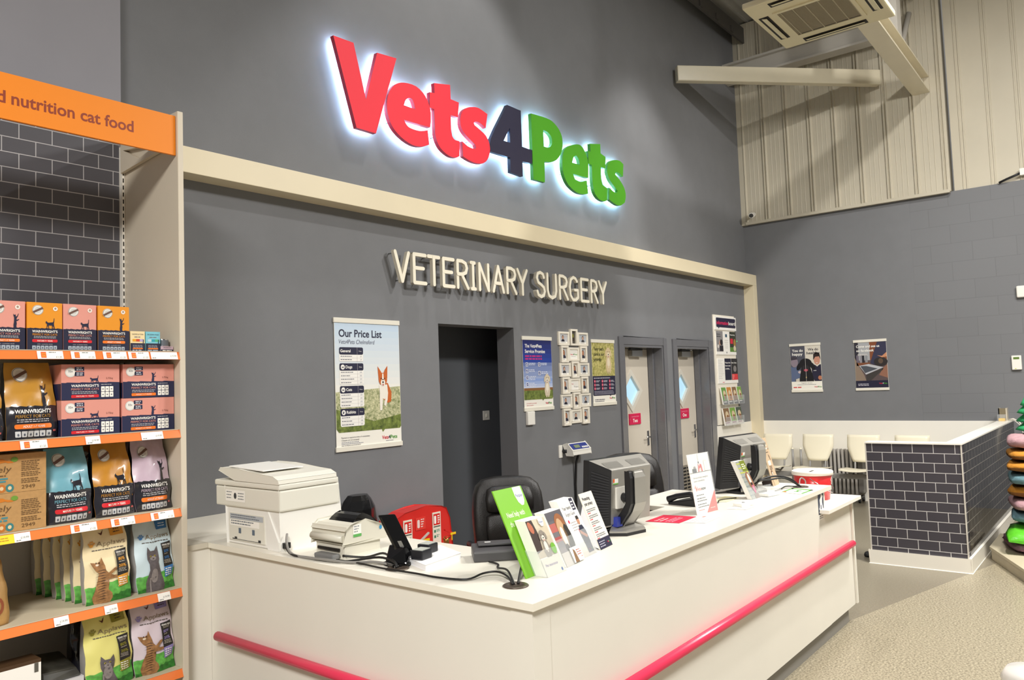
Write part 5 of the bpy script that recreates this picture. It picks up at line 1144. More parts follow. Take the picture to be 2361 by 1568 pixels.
mb = MB(); a = Art(); a.rect(0, .0, .28, .075, ink('#2c3a86'), 1); a.rect(.05, .018, .14, .055, ink('#7d8a6a'), 2)
for i in range(4): a.rrect(.165+i*.027, .012, .187+i*.027, .03, .003, PAPER, 2)
mb.art(a, mpx, .002); rename(mb.build('display_face', t), 'navy face with a small display')
mb = MB(); mb.tube([(6.32, D-.07, 1.0), (6.33, D-.03, .9), (6.33, D-.015, .7), (6.33, D-.015, .1)], .012, BLACK); mb.build('cable', t)
mb = MB(); mb.ball((9.95+.53, D-.004, 2.2), .006, .004, .006, M('green_indicator', '#3fd25a', .3, emit=2), 8, 5); tag(mb.build('indicator_light'), 'tiny green indicator light on the wall right of the information board', 'light')
# ------------------------------------------------------------------ on the counter
CTZ = .9805
PRW = M('printer_white', '#eeece6', .38); PRC = M('printer_cream', '#e2dfd3', .42); PRD = M('printer_grey', '#8d95a0', .5)
t = thing('multifunction_printer', 'large white multifunction printer at the wall end of the counter', 'printer', (2.25, 3.3, CTZ))
mb = MB(); mb.prism([(2.085, 3.07, CTZ), (2.425, 3.07, CTZ), (2.40, 3.07, 1.255), (2.075, 3.07, 1.255)], (0, .45, 0), PRW)
o = mb.build('body', t, bevel=.008); fix_normals(o)
mb = MB(); mb.box(2.068, 2.405, 3.06, 3.60, 1.16, 1.256, PRC); o = mb.build('upper_body', t, bevel=.008)
mb = MB(); mb.box(2.064, 2.40, 3.058, 3.605, 1.258, 1.285, PRC); mb.build('scanner_lid', t, bevel=.008)
mb = MB(); mb.prism([(2.062, 3.058, 1.285), (2.062, 3.42, 1.288), (2.062, 3.56, 1.330), (2.062, 3.545, 1.345), (2.062, 3.38, 1.343), (2.062, 3.18, 1.325), (2.062, 3.10, 1.320), (2.062, 3.062, 1.305)], (.325, 0, 0), PRC); o = mb.build('document_feeder', t, bevel=.01, seg=3); fix_normals(o)
mb = MB(); mb.hexa([(2.075, 3.20, 1.336), (2.30, 3.20, 1.336), (2.30, 3.49, 1.348), (2.075, 3.49, 1.348), (2.075, 3.20, 1.341), (2.30, 3.20, 1.341), (2.30, 3.49, 1.354), (2.075, 3.49, 1.354)], PRW); mb.build('feed_tray', t, bevel=.003)
RF = flat((2.0678, 3.60, 0), (0, -1, 0), (0, 0, 1), (-1, 0, 0))
mb = MB(); a = Art(); a.rect(.09, 1.185, .26, 1.24, PAPER, 1); a.lines(.1, 1.232, .05, 3, .014, .004, ink('#777d84'), 2); a.ell(.175, 1.213, .012, .015, ink('#3a3d42'), 2, 12); a.lines(.2, 1.228, .05, 3, .013, .004, ink('#777d84'), 2); mb.art(a, RF, .0008); mb.build('rating_label', t)
mb = MB(); mb.box(2.078, 2.086, 3.20, 3.50, 1.00, 1.13, PRC); a = Art(); L0 = flat((2.078, 3.50, 0), (0, -1, 0), (0, 0, 1), (-1, 0, 0))
a.rect(.01, 1.10, .29, 1.125, ink('#b3b8be'), 1); a.lines(.02, 1.122, .25, 2, .011, .004, ink('#6d747c'), 2); a.rect(.01, 1.068, .26, 1.098, PAPER, 1); a.lines(.02, 1.094, .22, 2, .012, .005, ink('#777d84'), 2)
for u in (.085, .20): a.rect(u, 1.035, u+.02, 1.06, ink('#5d6b7c'), 2)
a.poly([(.03, 1.008), (.05, 1.008), (.05, 1.016), (.07, 1.016), (.07, 1.006), (.25, 1.006), (.25, 1.016), (.27, 1.016), (.27, 1.004), (.03, 1.004)], ink('#2c2d30'), 2)
mb.art(a, L0, .0008); mb.build('rear_door', t)
mb = MB(); mb.prism([(2.086, 3.17, CTZ), (2.086, 3.085, CTZ), (2.086, 3.085, 1.02), (2.086, 3.165, 1.155)], (-.012, 0, 0), PRW); o = mb.build('rear_cover', t); fix_normals(o)
PORT = M('socket_black', '#17171a', .5)
mb = MB(); mb.box(2.085, 2.115, 3.05, 3.07, .995, 1.02, PORT); mb.build('power_plug', t)

t = thing('label_printer', 'small cream label printer with dark roll cover beside the big printer', 'printer', (2.25, 2.78, CTZ))
LPC = M('label_printer_cream', '#d9d5c6', .4)
mb = MB(); mb.prism([(2.135, 2.69, CTZ), (2.345, 2.70, CTZ), (2.35, 2.90, CTZ), (2.135, 2.89, CTZ)], (0, 0, .062), LPC); o = mb.build('lower_case', t, bevel=.01); fix_normals(o)
rings = [[(x0, y0, z) for x0, y0 in ((2.128-i0, 2.685), (2.395, 2.692), (2.40, 2.91), (2.128-i0, 2.90))] for z, i0 in ((1.043, 0),)]
mb = MB(); mb.prism([(2.13, 2.688, 1.044), (2.36, 2.688, 1.044), (2.36, 2.688, 1.08), (2.33, 2.688, 1.105), (2.25, 2.688, 1.125), (2.16, 2.688, 1.122), (2.135, 2.688, 1.105)], (0, .215, 0), LPC); o = mb.build('upper_case', t, bevel=.012, seg=3); fix_normals(o)
mb = MB(); R_ = [(2.17+.18*i/8, .058*math.sin(math.pi*i/8)) for i in range(9)]
mb.prism([(x, 2.715, 1.095+z) for x, z in R_], (0, .16, 0), BLACKGLOSS); o = mb.build('roll_cover', t, bevel=.004); fix_normals(o)
mb = MB(); mb.tube([(2.128, 2.69, 1.066), (2.128, 2.905, 1.066)], .016, LPC, 12); mb.build('tear_bar', t)
mb = MB(); mb.box(2.128, 2.134, 2.72, 2.87, 1.01, 1.022, SLOT); mb.build('label_slot', t)
mb = MB(); a = Art(); a.rect(.05, .065, .095, .118, PAPER, 1); a.rect(.05, .065, .095, .077, ink('#5fae5a'), 2); a.lines(.055, .112, .03, 3, .011, .004, ink('#8a9096'), 2); mb.art(a, FRONT(2.13, 2.6878, 1.0), .0008); mb.build('sticker', t)
mb = MB(); a = Art(); a.ell(.205, .085, .008, .009, ink('#2f8fc4'), 2, 10); mb.art(a, FRONT(2.13, 2.6878, 1.0), .0008); mb.build('badge', t)
t = thing('power_adapter', 'grey power adapter block lying in front of the label printer', 'adapter', (2.10, 2.78, CTZ))
mb = MB(); mb.box(2.085, 2.128, 2.71, 2.84, CTZ, 1.004, M('grey_plastic', '#7d7d7c', .45)); mb.build('block', t, bevel=.008)

# cable grommets and cables
def grommet(x, y, label):
    mb = MB(); mb.lathe([(.047, 0), (.048, .002), (.044, .0045), (.028, .0045), (.026, .002), (.0, .002)], (x, y, CTZ), M('bronze_plastic', '#5a4f46', .35, .4), 24)
    return tag(mb.build('cable_grommet'), label, 'grommet', 'cable grommets in the worktop')
grommet(2.176, 1.785, 'round dark cable grommet near the outer corner of the worktop')
grommet(2.135, 2.36, 'round dark cable grommet beside the white box under the card terminal')
grommet(5.03, 1.735, 'round brown cable grommet at the far end of the worktop')
GC, BC = M('grey_cable', '#8b8883', .45), M('black_cable', '#1a1918', .45)
def cable(pts, r, mat, label, name='cable'):
    P = [Vector(p) for p in pts]; out = []
    for i in range(len(P)-1):
        p0, p1, p2, p3 = P[max(i-1, 0)], P[i], P[i+1], P[min(i+2, len(P)-1)]
        for k in range(5):
            u = k/5; out.append(.5*((2*p1)+(p2-p0)*u+(2*p0-5*p1+4*p2-p3)*u*u+(3*p1-p0-3*p2+p3)*u**3))
    out.append(P[-1]); mb = MB(); mb.tube(out, r, mat, 7); return tag(mb.build(name), label, 'cable')
q = CTZ+.006
cable([(2.10, 3.055, 1.06), (2.08, 3.03, 1.03), (2.062, 2.98, .993), (2.05, 2.88, q), (2.06, 2.70, q+.004), (2.09, 2.60, q), (2.13, 2.5, q+.006), (2.15, 2.42, q), (2.135, 2.368, CTZ+.004)], .0055, GC, 'grey cable from the big printer to the grommet by the white box')
cable([(2.085, 3.045, 1.005), (2.07, 3.0, .99), (2.05, 2.93, q), (2.055, 2.86, q), (2.075, 2.68, q), (2.11, 2.62, q), (2.16, 2.5, 1.005), (2.15, 2.40, 1.0), (2.13, 2.362, CTZ+.004)], .005, BC, 'black power lead looping from the big printer past the label printer')
cable([(2.13, 2.70, .995), (2.19, 2.62, q), (2.2, 2.52, 1.012), (2.17, 2.43, 1.005), (2.143, 2.365, CTZ+.004)], .005, BC, 'black cable arching from the label printer to the grommet')
cable([(2.09, 2.69, q), (2.10, 2.56, q), (2.09, 2.40, q), (2.10, 2.22, q), (2.10, 2.10, q), (2.135, 1.985, q), (2.21, 1.97, q+.008), (2.245, 1.93, q+.012), (2.22, 1.86, q+.01), (2.172, 1.795, CTZ+.004)], .004, BC, 'long thin black cable running along the counter edge to the corner grommet')
cable([(2.395, 2.10, q), (2.38, 2.04, q), (2.32, 1.99, q+.004), (2.27, 1.90, q+.016), (2.18, 1.795, CTZ+.004)], .004, BC, 'short black cable from the dark grey desk scanner to the corner grommet')
cable([(2.46, 1.94, 1.006), (2.40, 1.91, 1.02), (2.31, 1.86, 1.02), (2.19, 1.785, CTZ+.004)], .005, BC, 'thicker black cable curving from behind the green leaflet board to the grommet')

# white box with two black cubes, card terminal on a stand
mb = MB(); mb.prism([(2.17, 2.235, CTZ), (2.405, 2.265, CTZ), (2.48, 2.46, CTZ), (2.235, 2.43, CTZ)], (0, 0, .022), M('white_card_box', '#f6f5f6', .5)); o = mb.build('flat_box', bevel=.002); fix_normals(o); tag(o, 'flat white box with two black cubes on it, on the left worktop', 'box')
for x, y, lab in ((2.245, 2.335, 'black cube box on the flat white box, nearer the card terminal'), (2.345, 2.40, 'black cube box on the flat white box, farther from the card terminal')):
    t = thing('cube_box', lab, 'box', (x, y, CTZ+.022), 'black cube boxes on the flat white box', (0, 0, .15))
    mb = MB(); mb.box(-.034, .034, -.03, .03, 0, .038, M('black_satin', '#1f2024', .35)); mb.build('case', t, bevel=.005, local=True)
    mb = MB(); mb.box(-.028, .028, -.024, .024, .038, .040, M('pale_window', '#c9ccc2', .2)); mb.build('lid_window', t, local=True)
t = thing('card_terminal', 'glossy black upright card terminal tilted on a stand behind the grommet', 'card reader', (2.205, 2.43, CTZ))
mb = MB(); mb.prism([(2.15, 2.46, CTZ), (2.13, 2.38, CTZ), (2.19, 2.35, CTZ), (2.25, 2.40, CTZ), (2.23, 2.47, CTZ)], (0, 0, .01), BLACKGLOSS); o = mb.build('foot', t, bevel=.003); fix_normals(o)
mb = MB(); mb.hexa([(2.145, 2.45, .988), (2.175, 2.35, .988), (2.245, 2.39, .988), (2.215, 2.48, .988), (2.19, 2.47, 1.055), (2.20, 2.385, 1.05), (2.25, 2.40, 1.04), (2.235, 2.49, 1.05)], BLACKGLOSS); mb.build('stand', t, bevel=.008)
ux, uz = Vector((.80, -.60, 0)), Vector((-.30, .28, .91)).normalized(); un = ux.cross(uz).normalized()
c0 = Vector((2.195, 2.435, 1.105))
mb = MB(); mb.obox(c0, ux*.036, un*.010, uz*.085, BLACKGLOSS); o = mb.build('handset', t, bevel=.012, seg=3); fix_normals(o)
mb = MB(); mb.obox(c0-uz*.055+un*.011, ux*.008, un*.001, uz*.02, ALU); mb.build('clip', t)

# dark grey desk scanner set at an angle
t = thing('desk_scanner', 'long dark grey scanner standing diagonally behind the corner grommet', 'scanner', (2.53, 2.09, CTZ), None, (0, 0, math.radians(-44)))
DG = M('dark_grey_plastic', '#4a484a', .45)
mb = MB(); mb.hexa([(-.165, -.065, 0), (.175, -.065, 0), (.175, .08, 0), (-.165, .08, 0), (-.165, -.06, .042), (.175, -.06, .042), (.175, .08, .052), (-.165, .08, .052)], DG); mb.build('body', t, bevel=.008, local=True)
mb = MB(); mb.box(-.14, .17, .0, .075, .05, .06, DG); mb.build('upper_deck', t, bevel=.006, local=True)
mb = MB(); mb.prism([(.045, -.075, .02), (.045, -.075, .045), (.045, -.05, .075), (.045, .03, .088), (.045, .07, .06), (.045, .07, .02)], (.10, 0, 0), M('charcoal_plastic', '#3c3a3d', .4)); o = mb.build('feed_head', t, bevel=.01, local=True); fix_normals(o)
mb = MB(); mb.box(.043, .046, .0, .05, .05, .078, M('red_window', '#7a2218', .3)); mb.build('red_window', t, local=True)
mb = MB(); a = Art(); a.rect(-.11, .03, -.085, .045, PAPER, 1); mb.art(a, lambda u, v, e: Vector((u, v, .060+e))); mb.build('sticker', t, local=True)

# leaning leaflet displays
LEAN = []
def leaner(name, label, cat, x, y, rz, lean, group=None):
    t = thing(name, label, cat, (x, y, CTZ), group, (0, 0, math.radians(rz))); LEAN.append((t, math.radians(lean))); return t
def lean_all():
    """slope the leaning stands backwards, their feet stay flat on the worktop"""
    for t, an in LEAN:
        for c in t.children:
            for v in c.data.vertices:
                z = v.co.z; v.co.y += z*math.sin(an); v.co.z = max(z, 0.0)*math.cos(an)
def block(w, d, h, mat, y0=0., x0=None, z0=0.):
    mb = MB(); x0 = -w/2 if x0 is None else x0; mb.box(x0, x0+w, y0, y0+d, z0, z0+h, mat); return mb
LF = flat((0, 0, 0), (1, 0, 0), (0, 0, 1), (0, -1, 0))
t = leaner('leaflet_display', 'bright green insurance board with a stack of puppy leaflets in front, nearest the counter corner', 'leaflet holder', 2.370, 1.755, 3, 25)
mb = block(.185, .006, .345, ink('#7fc22a', .45), .062); a = Art(); a.ell(.062, .345, .036, .085, PAPER, 1, 24) if False else a.poly([(.03, .345), (.03, .31), (.038, .283), (.052, .268), (.066, .268), (.078, .283), (.084, .31), (.084, .345)], PAPER, 1)
a.text('Petplan', .057, .303, .014, ink('#4a5fa8'), 2, 'C', w=.045); a.text('Need help with', -.065, .232, .022, ink('#eaf6d4'), 2, b=.03, w=.115); a.text('the cost of vet bills?', -.065, .196, .022, ink('#eaf6d4'), 2, b=.01, w=.145)
mb.art(a, flat((0, .062, 0), (1, 0, 0), (0, 0, 1), (0, -1, 0))); rename(mb.build('backing_board', t, local=True), 'bright green backing board')
mb = block(.125, .05, .218, PAPER, .006, -.04); a = Art(); a.grad(-.04, .07, .085, .218, '#b9ad94', '#d9cdb4', 4); a.poly([(-.04, .218), (.0, .218), (.01, .16), (.0, .10), (-.04, .09)], ink('#3a2a24'), 2); a.ell(-.022, .19, .014, .025, ink('#b9684a'), 3, 12, rot=.3)
dog(a, .028, .15, .05, '#8d8478', '#e9dfce', '#2b2622', 4, True); a.ell(.066, .095, .016, .022, ink('#6fae2f'), 12, 16); a.rect(-.04, 0, .085, .068, ink('#d6d1c6'), 10); a.text('Pet insurance', -.025, .036, .011, ink('#6a6a9a'), 11, w=.08); a.ell(.068, .012, .006, .007, ink('#3a5fa0'), 11, 10)
a.poly([(.035, .218), (.035, .20), (.045, .186), (.058, .186), (.066, .20), (.066, .218)], PAPER, 12); a.text('Petplan', .05, .20, .008, ink('#4a5fa8'), 13, 'C', w=.026)
mb.art(a, flat((0, .006, 0), (1, 0, 0), (0, 0, 1), (0, -1, 0)), .0004); mb.build('leaflet_stack', t, local=True)
mb = block(.131, .003, .10, CLEAR, .0, -.043); mb.box(-.043, .088, 0, .06, -.002, .0, CLEAR); mb.box(-.043, -.041, 0, .06, 0, .10, CLEAR); mb.box(.086, .088, 0, .06, 0, .10, CLEAR); mb.build('clear_holder', t, local=True)
t = leaner('leaflet_holder', 'clear holder of leaflets with a brown and white dog, second along the counter front', 'leaflet holder', 2.565, 1.79, 8, 25)
mb = block(.135, .045, .222, PAPER, .006, -.068); a = Art(); a.grad(-.068, .0, .067, .222, '#9a9290', '#55545c', 6); a.rect(-.068, .14, .0, .175, ink('#b9645a'), 2); a.rect(-.068, .10, -.005, .12, ink('#a8504e'), 2)
a.ell(.02, .165, .04, .045, ink('#9a5f36'), 3, 14); a.ell(.012, .13, .03, .06, ink('#c9a27a'), 4, 14); a.ell(.008, .11, .016, .045, ink('#efe6da'), 5, 12); a.ell(.045, .10, .026, .06, ink('#2b2522'), 4, 14); a.ell(.002, .07, .014, .014, ink('#3a2c28'), 6, 10); a.rect(-.068, 0, .067, .055, ink('#c9c3bb'), 6)
mb.art(a, flat((0, .006, 0), (1, 0, 0), (0, 0, 1), (0, -1, 0)), .0004); mb.build('leaflet_stack', t, local=True)
mb = block(.143, .003, .11, CLEAR, .0, -.072); mb.box(-.072, .071, 0, .055, -.002, 0, CLEAR); mb.build('clear_holder', t, local=True)
mb = block(.085, .002, .06, PAPER, -.0035, -.005, .005); a = Art(); a.poly([(.003, .005), (.015, .06), (.028, .05), (.035, .005)], ink('#8a6a4a'), 1); a.lines(.038, .052, .035, 3, .009, .004, ink('#c06a5a'), 1); a.text('vets', .06, .018, .006, ink('#d84a3a'), 1, w=.015); mb.art(a, flat((0, -.0035, 0), (1, 0, 0), (0, 0, 1), (0, -1, 0)), .0004); mb.build('small_card', t, local=True)
t = leaner('leaflet_holder', 'clear holder of white surgery guide leaflets with a man in a navy tunic', 'leaflet holder', 2.718, 1.822, 8, 25)
mb = block(.14, .04, .248, PAPER, .006, -.07); a = Art(); a.rect(.03, .195, .06, .248, ink('#26243f'), 1); a.lines(.034, .235, .02, 3, .013, .006, PAPER, 2, .1); a.text('Your handy', -.055, .205, .016, ink('#33333f'), 2, w=.075); a.text('Surgery Guide', -.05, .178, .016, ink('#77777f'), 2, ital=.2, w=.085)
a.ell(-.045, .155, .006, .008, ink(MAG), 2, 10); a.lines(-.035, .15, .06, 4, .011, .004, ink('#b0aaa8'), 2); a.ell(.01, .105, .006, .009, ink(MAG), 2, 10); a.grad(-.07, 0, .07, .06, '#c9c2b8', '#e9e4da', 3, 1)
a.ell(.032, .148, .012, .018, ink('#c08a6c'), 3, 12); a.poly([(.02, .155), (.022, .17), (.042, .17), (.045, .155)], ink('#2a211c'), 4); a.poly([(.005, .10), (.02, .128), (.048, .128), (.062, .10), (.062, .05), (.008, .05)], ink('#23263c'), 3); a.poly([(.008, .095), (.05, .07), (.06, .08), (.012, .11)], ink('#b97a5c'), 4); a.rect(.01, .01, .06, .05, ink('#3a3a4c'), 3); v4p(a, .06, .02, .007, 'R', .04)
mb.art(a, flat((0, .006, 0), (1, 0, 0), (0, 0, 1), (0, -1, 0)), .0004); mb.build('leaflet_stack', t, local=True)
mb = block(.148, .003, .11, CLEAR, .0, -.074); mb.box(-.074, .074, 0, .05, -.002, 0, CLEAR); mb.box(.072, .074, 0, .05, 0, .11, CLEAR); mb.build('clear_holder', t, local=True)
t = leaner('privacy_notice_stand', 'white privacy notice card with navy foot leaning in front of the near monitor', 'card stand', 2.885, 1.848, 8, 22)
mb = block(.125, .004, .25, ink('#efeadc'), 0, -.062); a = Art(); a.text('Protecting', -.05, .218, .015, ink('#2a2a3c'), 2, b=.03, w=.07); a.text('your privacy', -.05, .195, .015, ink('#2a2a3c'), 2, b=.03, w=.08)
for i in range(5): a.lines(-.05, .178-i*.028, .09, 2, .008, .0035, ink('#77777f'), 2); a.lines(-.05, .162-i*.028, .03, 1, .01, .004, ink('#d8485a'), 2)
a.rect(-.062, 0, .063, .045, ink('#26243f'), 2); a.lines(-.052, .034, .06, 3, .01, .004, ink('#b4b2c4'), 3); v4p(a, .055, .018, .008, 'R', .03, dark='#d9d6e0')
mb.art(a, LF, .0005); mb.build('card', t, local=True)
mb = MB(); mb.hexa([(-.055, .004, 0), (.055, .004, 0), (.055, .10, .045), (-.055, .10, .045), (-.055, .004, .2), (.055, .004, .2), (.055, .006, .2), (-.055, .006, .2)], M('white_card_back', '#eeeef2', .5)); mb.build('strut', t, local=True)

# flat screens seen from behind
SIL = M('silver_plastic', '#a5a29b', .38, .35); SILD = M('silver_vent', '#77756f', .5, .2)
def monitor(label, x, y, rz, tilt, hx):
    t = thing('computer_monitor', label, 'monitor', (x, y, CTZ), 'silver backed monitors on the counter', (0, 0, math.radians(rz)))
    # local frame: -y towards the customer (rear of the screen)
    tl = math.radians(tilt); c, s = math.cos(tl), math.sin(tl); zc, yc = .195, .10
    def P(px_, py_, pz_): return (px_+hx, yc+(py_)*c-(pz_-zc)*s, zc+(py_)*s+(pz_-zc)*c)
    W2, z0, z1 = .205, .02, .345
    mb = MB(); mb.hexa([P(-W2, .0, z0), P(W2, .0, z0), P(W2, .035, z0), P(-W2, .035, z0), P(-W2, .0, z1), P(W2, .0, z1), P(W2, .035, z1), P(-W2, .035, z1)], BLACK); mb.build('front_frame', t, bevel=.004, local=True)
    mb = MB(); mb.add([P(-W2+.012, .0355, z0+.012), P(W2-.012, .0355, z0+.012), P(W2-.012, .0355, z1-.012), P(-W2+.012, .0355, z1-.012)], [(3, 2, 1, 0)], BLACKGLOSS); mb.build('screen', t, local=True)
    bx0, bx1, bz0, bz1, d = -.145, .165, .045, .305, -.09
    A = [(-W2, 0, z0), (W2, 0, z0), (W2, 0, z1), (-W2, 0, z1)]; B = [(bx0, d, bz0), (bx1, d, bz0), (bx1, d, bz1), (bx0, d, bz1)]
    mb = MB(); mb.add([P(*p) for p in A+B], [(4, 5, 6, 7), (2, 3, 7, 6), (0, 1, 5, 4), (1, 2, 6, 5)], SIL); mb.build('rear_shell', t, local=True, bevel=.006)
    mb = MB(); mb.add([P(*p) for p in (A[3], A[0], B[0], B[3])], [(0, 1, 2, 3)], BLACK)
    for i in range(17):
        v = .12+.045*i
        p0 = Vector(A[0]).lerp(Vector(A[3]), v); p1 = Vector(B[0]).lerp(Vector(B[3]), v); p2 = Vector(A[0]).lerp(Vector(A[3]), v+.02); p3 = Vector(B[0]).lerp(Vector(B[3]), v+.02)
        a_, b_, c_, d_ = p0.lerp(p1, .12), p0.lerp(p1, .9), p2.lerp(p3, .9), p2.lerp(p3, .12); off = Vector((-.004, -.002, 0))
        mb.add([P(*(p+off)) for p in (a_, b_, c_, d_)], [(0, 1, 2, 3)], M('vent_rib', '#2c2c30', .4))
    rename(mb.build('side_vent', t, local=True), 'black vented side')
    for lo, hi in ((-.15, -.025), (.03, .155)):
        mb = MB(); k = int((hi-lo)/.0098)
        for i in range(k):
            u = lo+i*.0098; pa, pb = Vector((u, d*.35, z1-(z1-bz1)*.35)), Vector((u, d*.85, z1-(z1-bz1)*.85)); pw = Vector((.005, 0, 0)); up_ = Vector((0, -.001, .003))
            mb.add([P(*(p+up_)) for p in (pb, pb+pw, pa+pw, pa)], [(0, 1, 2, 3)], SILD)
        mb.build('top_vent', t, local=True)
    mb = MB(); a = Art(); a.rect(-.135, .235, -.095, .262, ink('#ecebe4'), 1); a.rect(-.135, .245, -.123, .262, ink('#e0632c'), 2); a.rect(-.135, .235, -.095, .241, ink('#6fb04a'), 2); mb.art(a, lambda u, v, e: Vector(P(u, d-e, v)), .001); mb.build('sticker', t, local=True)
    # stand
    mb = MB(); mb.tube([P(-.02-hx, d, .17), P(-.02-hx, d-.05, .17)], .022, BLACK, 12); mb.obox(P(-.02-hx, d-.004, .17), (.05, 0, 0), (0, .006, 0), (0, 0, .05), WPLASTIC); mb.build('mount', t, local=True)
    cx = .0; yb = yc+d-.05
    prof = [(yb+.0, .29), (yb-.022, .288), (yb-.032, .26), (yb-.03, .14), (yb-.012, .10), (yb+.06, .015), (yb+.10, .015), (yb+.03, .10), (yb+.002, .14)]
    mb = MB(); mb.prism([(cx-.055, y_, z_) for y_, z_ in prof], (.03, 0, 0), BLACK); o = mb.build('column_trim', t, local=True, bevel=.003); fix_normals(o)
    mb = MB(); mb.prism([(cx-.025, y_-.006, z_) for y_, z_ in prof], (.075, 0, 0), SIL); o = mb.build('column', t, local=True, bevel=.006); fix_normals(o)
    mb = MB(); mb.prism([(-.15, -.01, 0), (-.10, -.075, 0), (.03, -.085, 0), (.075, -.04, 0), (.09, .08, 0), (-.14, .10, 0)], (0, 0, .013), BLACK)
    mb.prism([(-.148, -.008, .013), (-.098, -.072, .013), (.03, -.082, .013), (.073, -.038, .013), (.05, .05, .03), (-.05, .05, .03)], (0, 0, .008), SIL); o = mb.build('base', t, local=True); fix_normals(o)
    mb = MB(); mb.box(-.08, -.04, yc+d-.012, yc+d+.02, .03, .075, M('blue_plug', '#3946a8', .4)); mb.tube([(-.06, yc+d, .035), (-.09, .06, .01), (-.16, .1, .006), (-.24, .14, .006)], .005, BC, 7); mb.build('plug_and_lead', t, local=True)
    return t
monitor('silver backed monitor seen from behind, in front of the second office chair', 3.245, 1.955, -7, 4, .045)
monitor('silver backed monitor seen from behind, at the far end of the counter', 4.725, 1.935, -7, 8, .035)

# papers, signs and small items
def flat_sheet(name, pts, mat, label, cat, art=None, amap=None):
    mb = MB(); mb.prism([(x, y, CTZ+.0006) for x, y in pts], (0, 0, .001), mat)
    if art: mb.art(art, amap, .0004)
    o = mb.build(name); fix_normals(o) if not art else None; return tag(o, label, cat)
a = Art(); a.text('Out of hours', .02, .125, .014, PAPER, 1, b=.03, w=.10); a.text('information', .02, .10, .014, PAPER, 1, b=.03, w=.09); a.lines(.02, .08, .15, 3, .016, .006, ink('#f4b8c4'), 1)
flat_sheet('leaflet', [(3.502, 2.004), (3.537, 1.833), (3.742, 1.84), (3.713, 2.013)], ink('#dc2447'), 'crimson leaflet lying flat on the counter', 'leaflet', a, flat((3.537, 1.835, CTZ+.0016), (.998, .03, 0), (-.19, .98, 0), (0, 0, 1)))
a = Art(); a.lines(.01, .085, .14, 4, .02, .006, ink('#c9b8b4'), 1); a.rect(.16, .07, .2, .085, ink('#e08a80'), 1)
flat_sheet('leaflet', [(3.56, 1.825), (3.60, 1.72), (3.80, 1.73), (3.775, 1.835)], PAPER, 'white leaflet lying between the crimson leaflet and the counter edge', 'leaflet', a, flat((3.60, 1.722, CTZ+.0016), (.998, .04, 0), (-.3, .95, 0), (0, 0, 1)))
t = leaner('acrylic_sign_holder', 'upright acrylic sign with a red corner and lamp drawing on the counter', 'sign', 3.893, 1.845, -6, 9)
mb = MB(); mb.box(-.105, .105, 0, .0025, 0, .315, PAPER); a = Art()
a.rect(-.105, .215, .105, .2175, ink('#2a2a30'), 2); a.rect(-.005, .27, -.0035, .315, ink('#2a2a30'), 2); a.ell(-.004, .268, .006, .006, ink('#3a2a44'), 2, 10); a.poly([(-.012, .262), (.004, .262), (.012, .225), (-.02, .225)], ink('#e3e0da'), 2)
a.rect(-.075, .218, -.035, .238, ink('#26242e'), 3); a.ell(-.05, .243, .012, .008, ink('#9a9490'), 3, 10); a.poly([(-.02, .218), (-.012, .262), (-.004, .245), (.006, .26), (.02, .255), (.025, .218), (.014, .218), (.01, .24), (-.006, .235), (-.012, .218)], ink('#d8403a'), 4); a.rect(.045, .218, .07, .275, ink('#d9d4cc'), 3); a.rect(.048, .221, .067, .272, PAPER, 4)
a.text('Our out of hours emergency', -.08, .185, .009, ink('#3a3a44'), 2, w=.145); a.text('cover is provided by', -.08, .168, .009, ink('#3a3a44'), 2, w=.105)
a.text('V', -.075, .122, .022, ink('#e0443a'), 3, w=.02); a.text('ets', -.055, .122, .018, ink('#e0443a'), 3, w=.03); a.text('now', -.022, .122, .018, ink('#22222a'), 3, b=.03, w=.045); a.poly([(-.088, .138), (-.08, .138), (-.076, .148), (-.071, .118), (-.068, .12), (-.075, .155), (-.08, .141), (-.088, .141)], ink('#e0443a'), 3)
a.lines(-.08, .10, .08, 1, .01, .005, ink('#55555f'), 2); a.lines(-.08, .083, .11, 2, .013, .005, ink('#3a3a44'), 2); a.lines(-.08, .052, .11, 2, .013, .005, ink('#3a3a44'), 2); a.lines(-.08, .022, .06, 1, .01, .004, ink('#d8605a'), 2)
a.poly([(-.005, 0), (.105, 0), (.105, .11)], ink('#e8432f'), 2); a.lines(.035, .022, .06, 1, .01, .004, ink('#f6c4b8'), 3)
mb.art(a, LF, .0004); mb.build('printed_card', t, local=True)
mb = MB(); mb.box(-.108, .108, -.004, -.0025, 0, .318, CLEAR); mb.build('clear_cover', t, local=True)
mb = MB(); mb.box(-.108, .108, 0.0026, .09, .014, .016, CLEAR); mb.build('clear_foot', t, local=True)
t = thing('desk_telephone', 'low black desk telephone behind the acrylic sign', 'telephone', (4.12, 2.06, CTZ), None, (0, 0, -.1))
mb = MB(); mb.hexa([(-.09, -.09, 0), (.10, -.09, 0), (.10, .09, 0), (-.09, .09, 0), (-.09, -.09, .045), (.10, -.09, .045), (.10, .09, .012), (-.09, .09, .012)], BLACK); mb.build('base', t, bevel=.006, local=True)
mb = MB(); mb.tube([(-.075, -.10, .05), (-.075, -.05, .066), (-.075, .04, .048), (-.075, .095, .026)], [.02, .016, .016, .02], BLACK, 10); mb.build('handset', t, local=True)
t = thing('pocket_dispenser', 'small white plastic case lying on the counter', 'case', (4.18, 1.765, CTZ), None, (0, 0, -.25))
mb = MB(); mb.box(-.055, .055, -.03, .03, 0, .018, WPLASTIC); mb.build('case', t, bevel=.005, local=True)
mb = MB(); mb.lathe([(.009, 0), (.009, .002), (0, .002)], (0, 0, .018), ink('#8a8a90'), 12); mb.build('button', t, local=True)
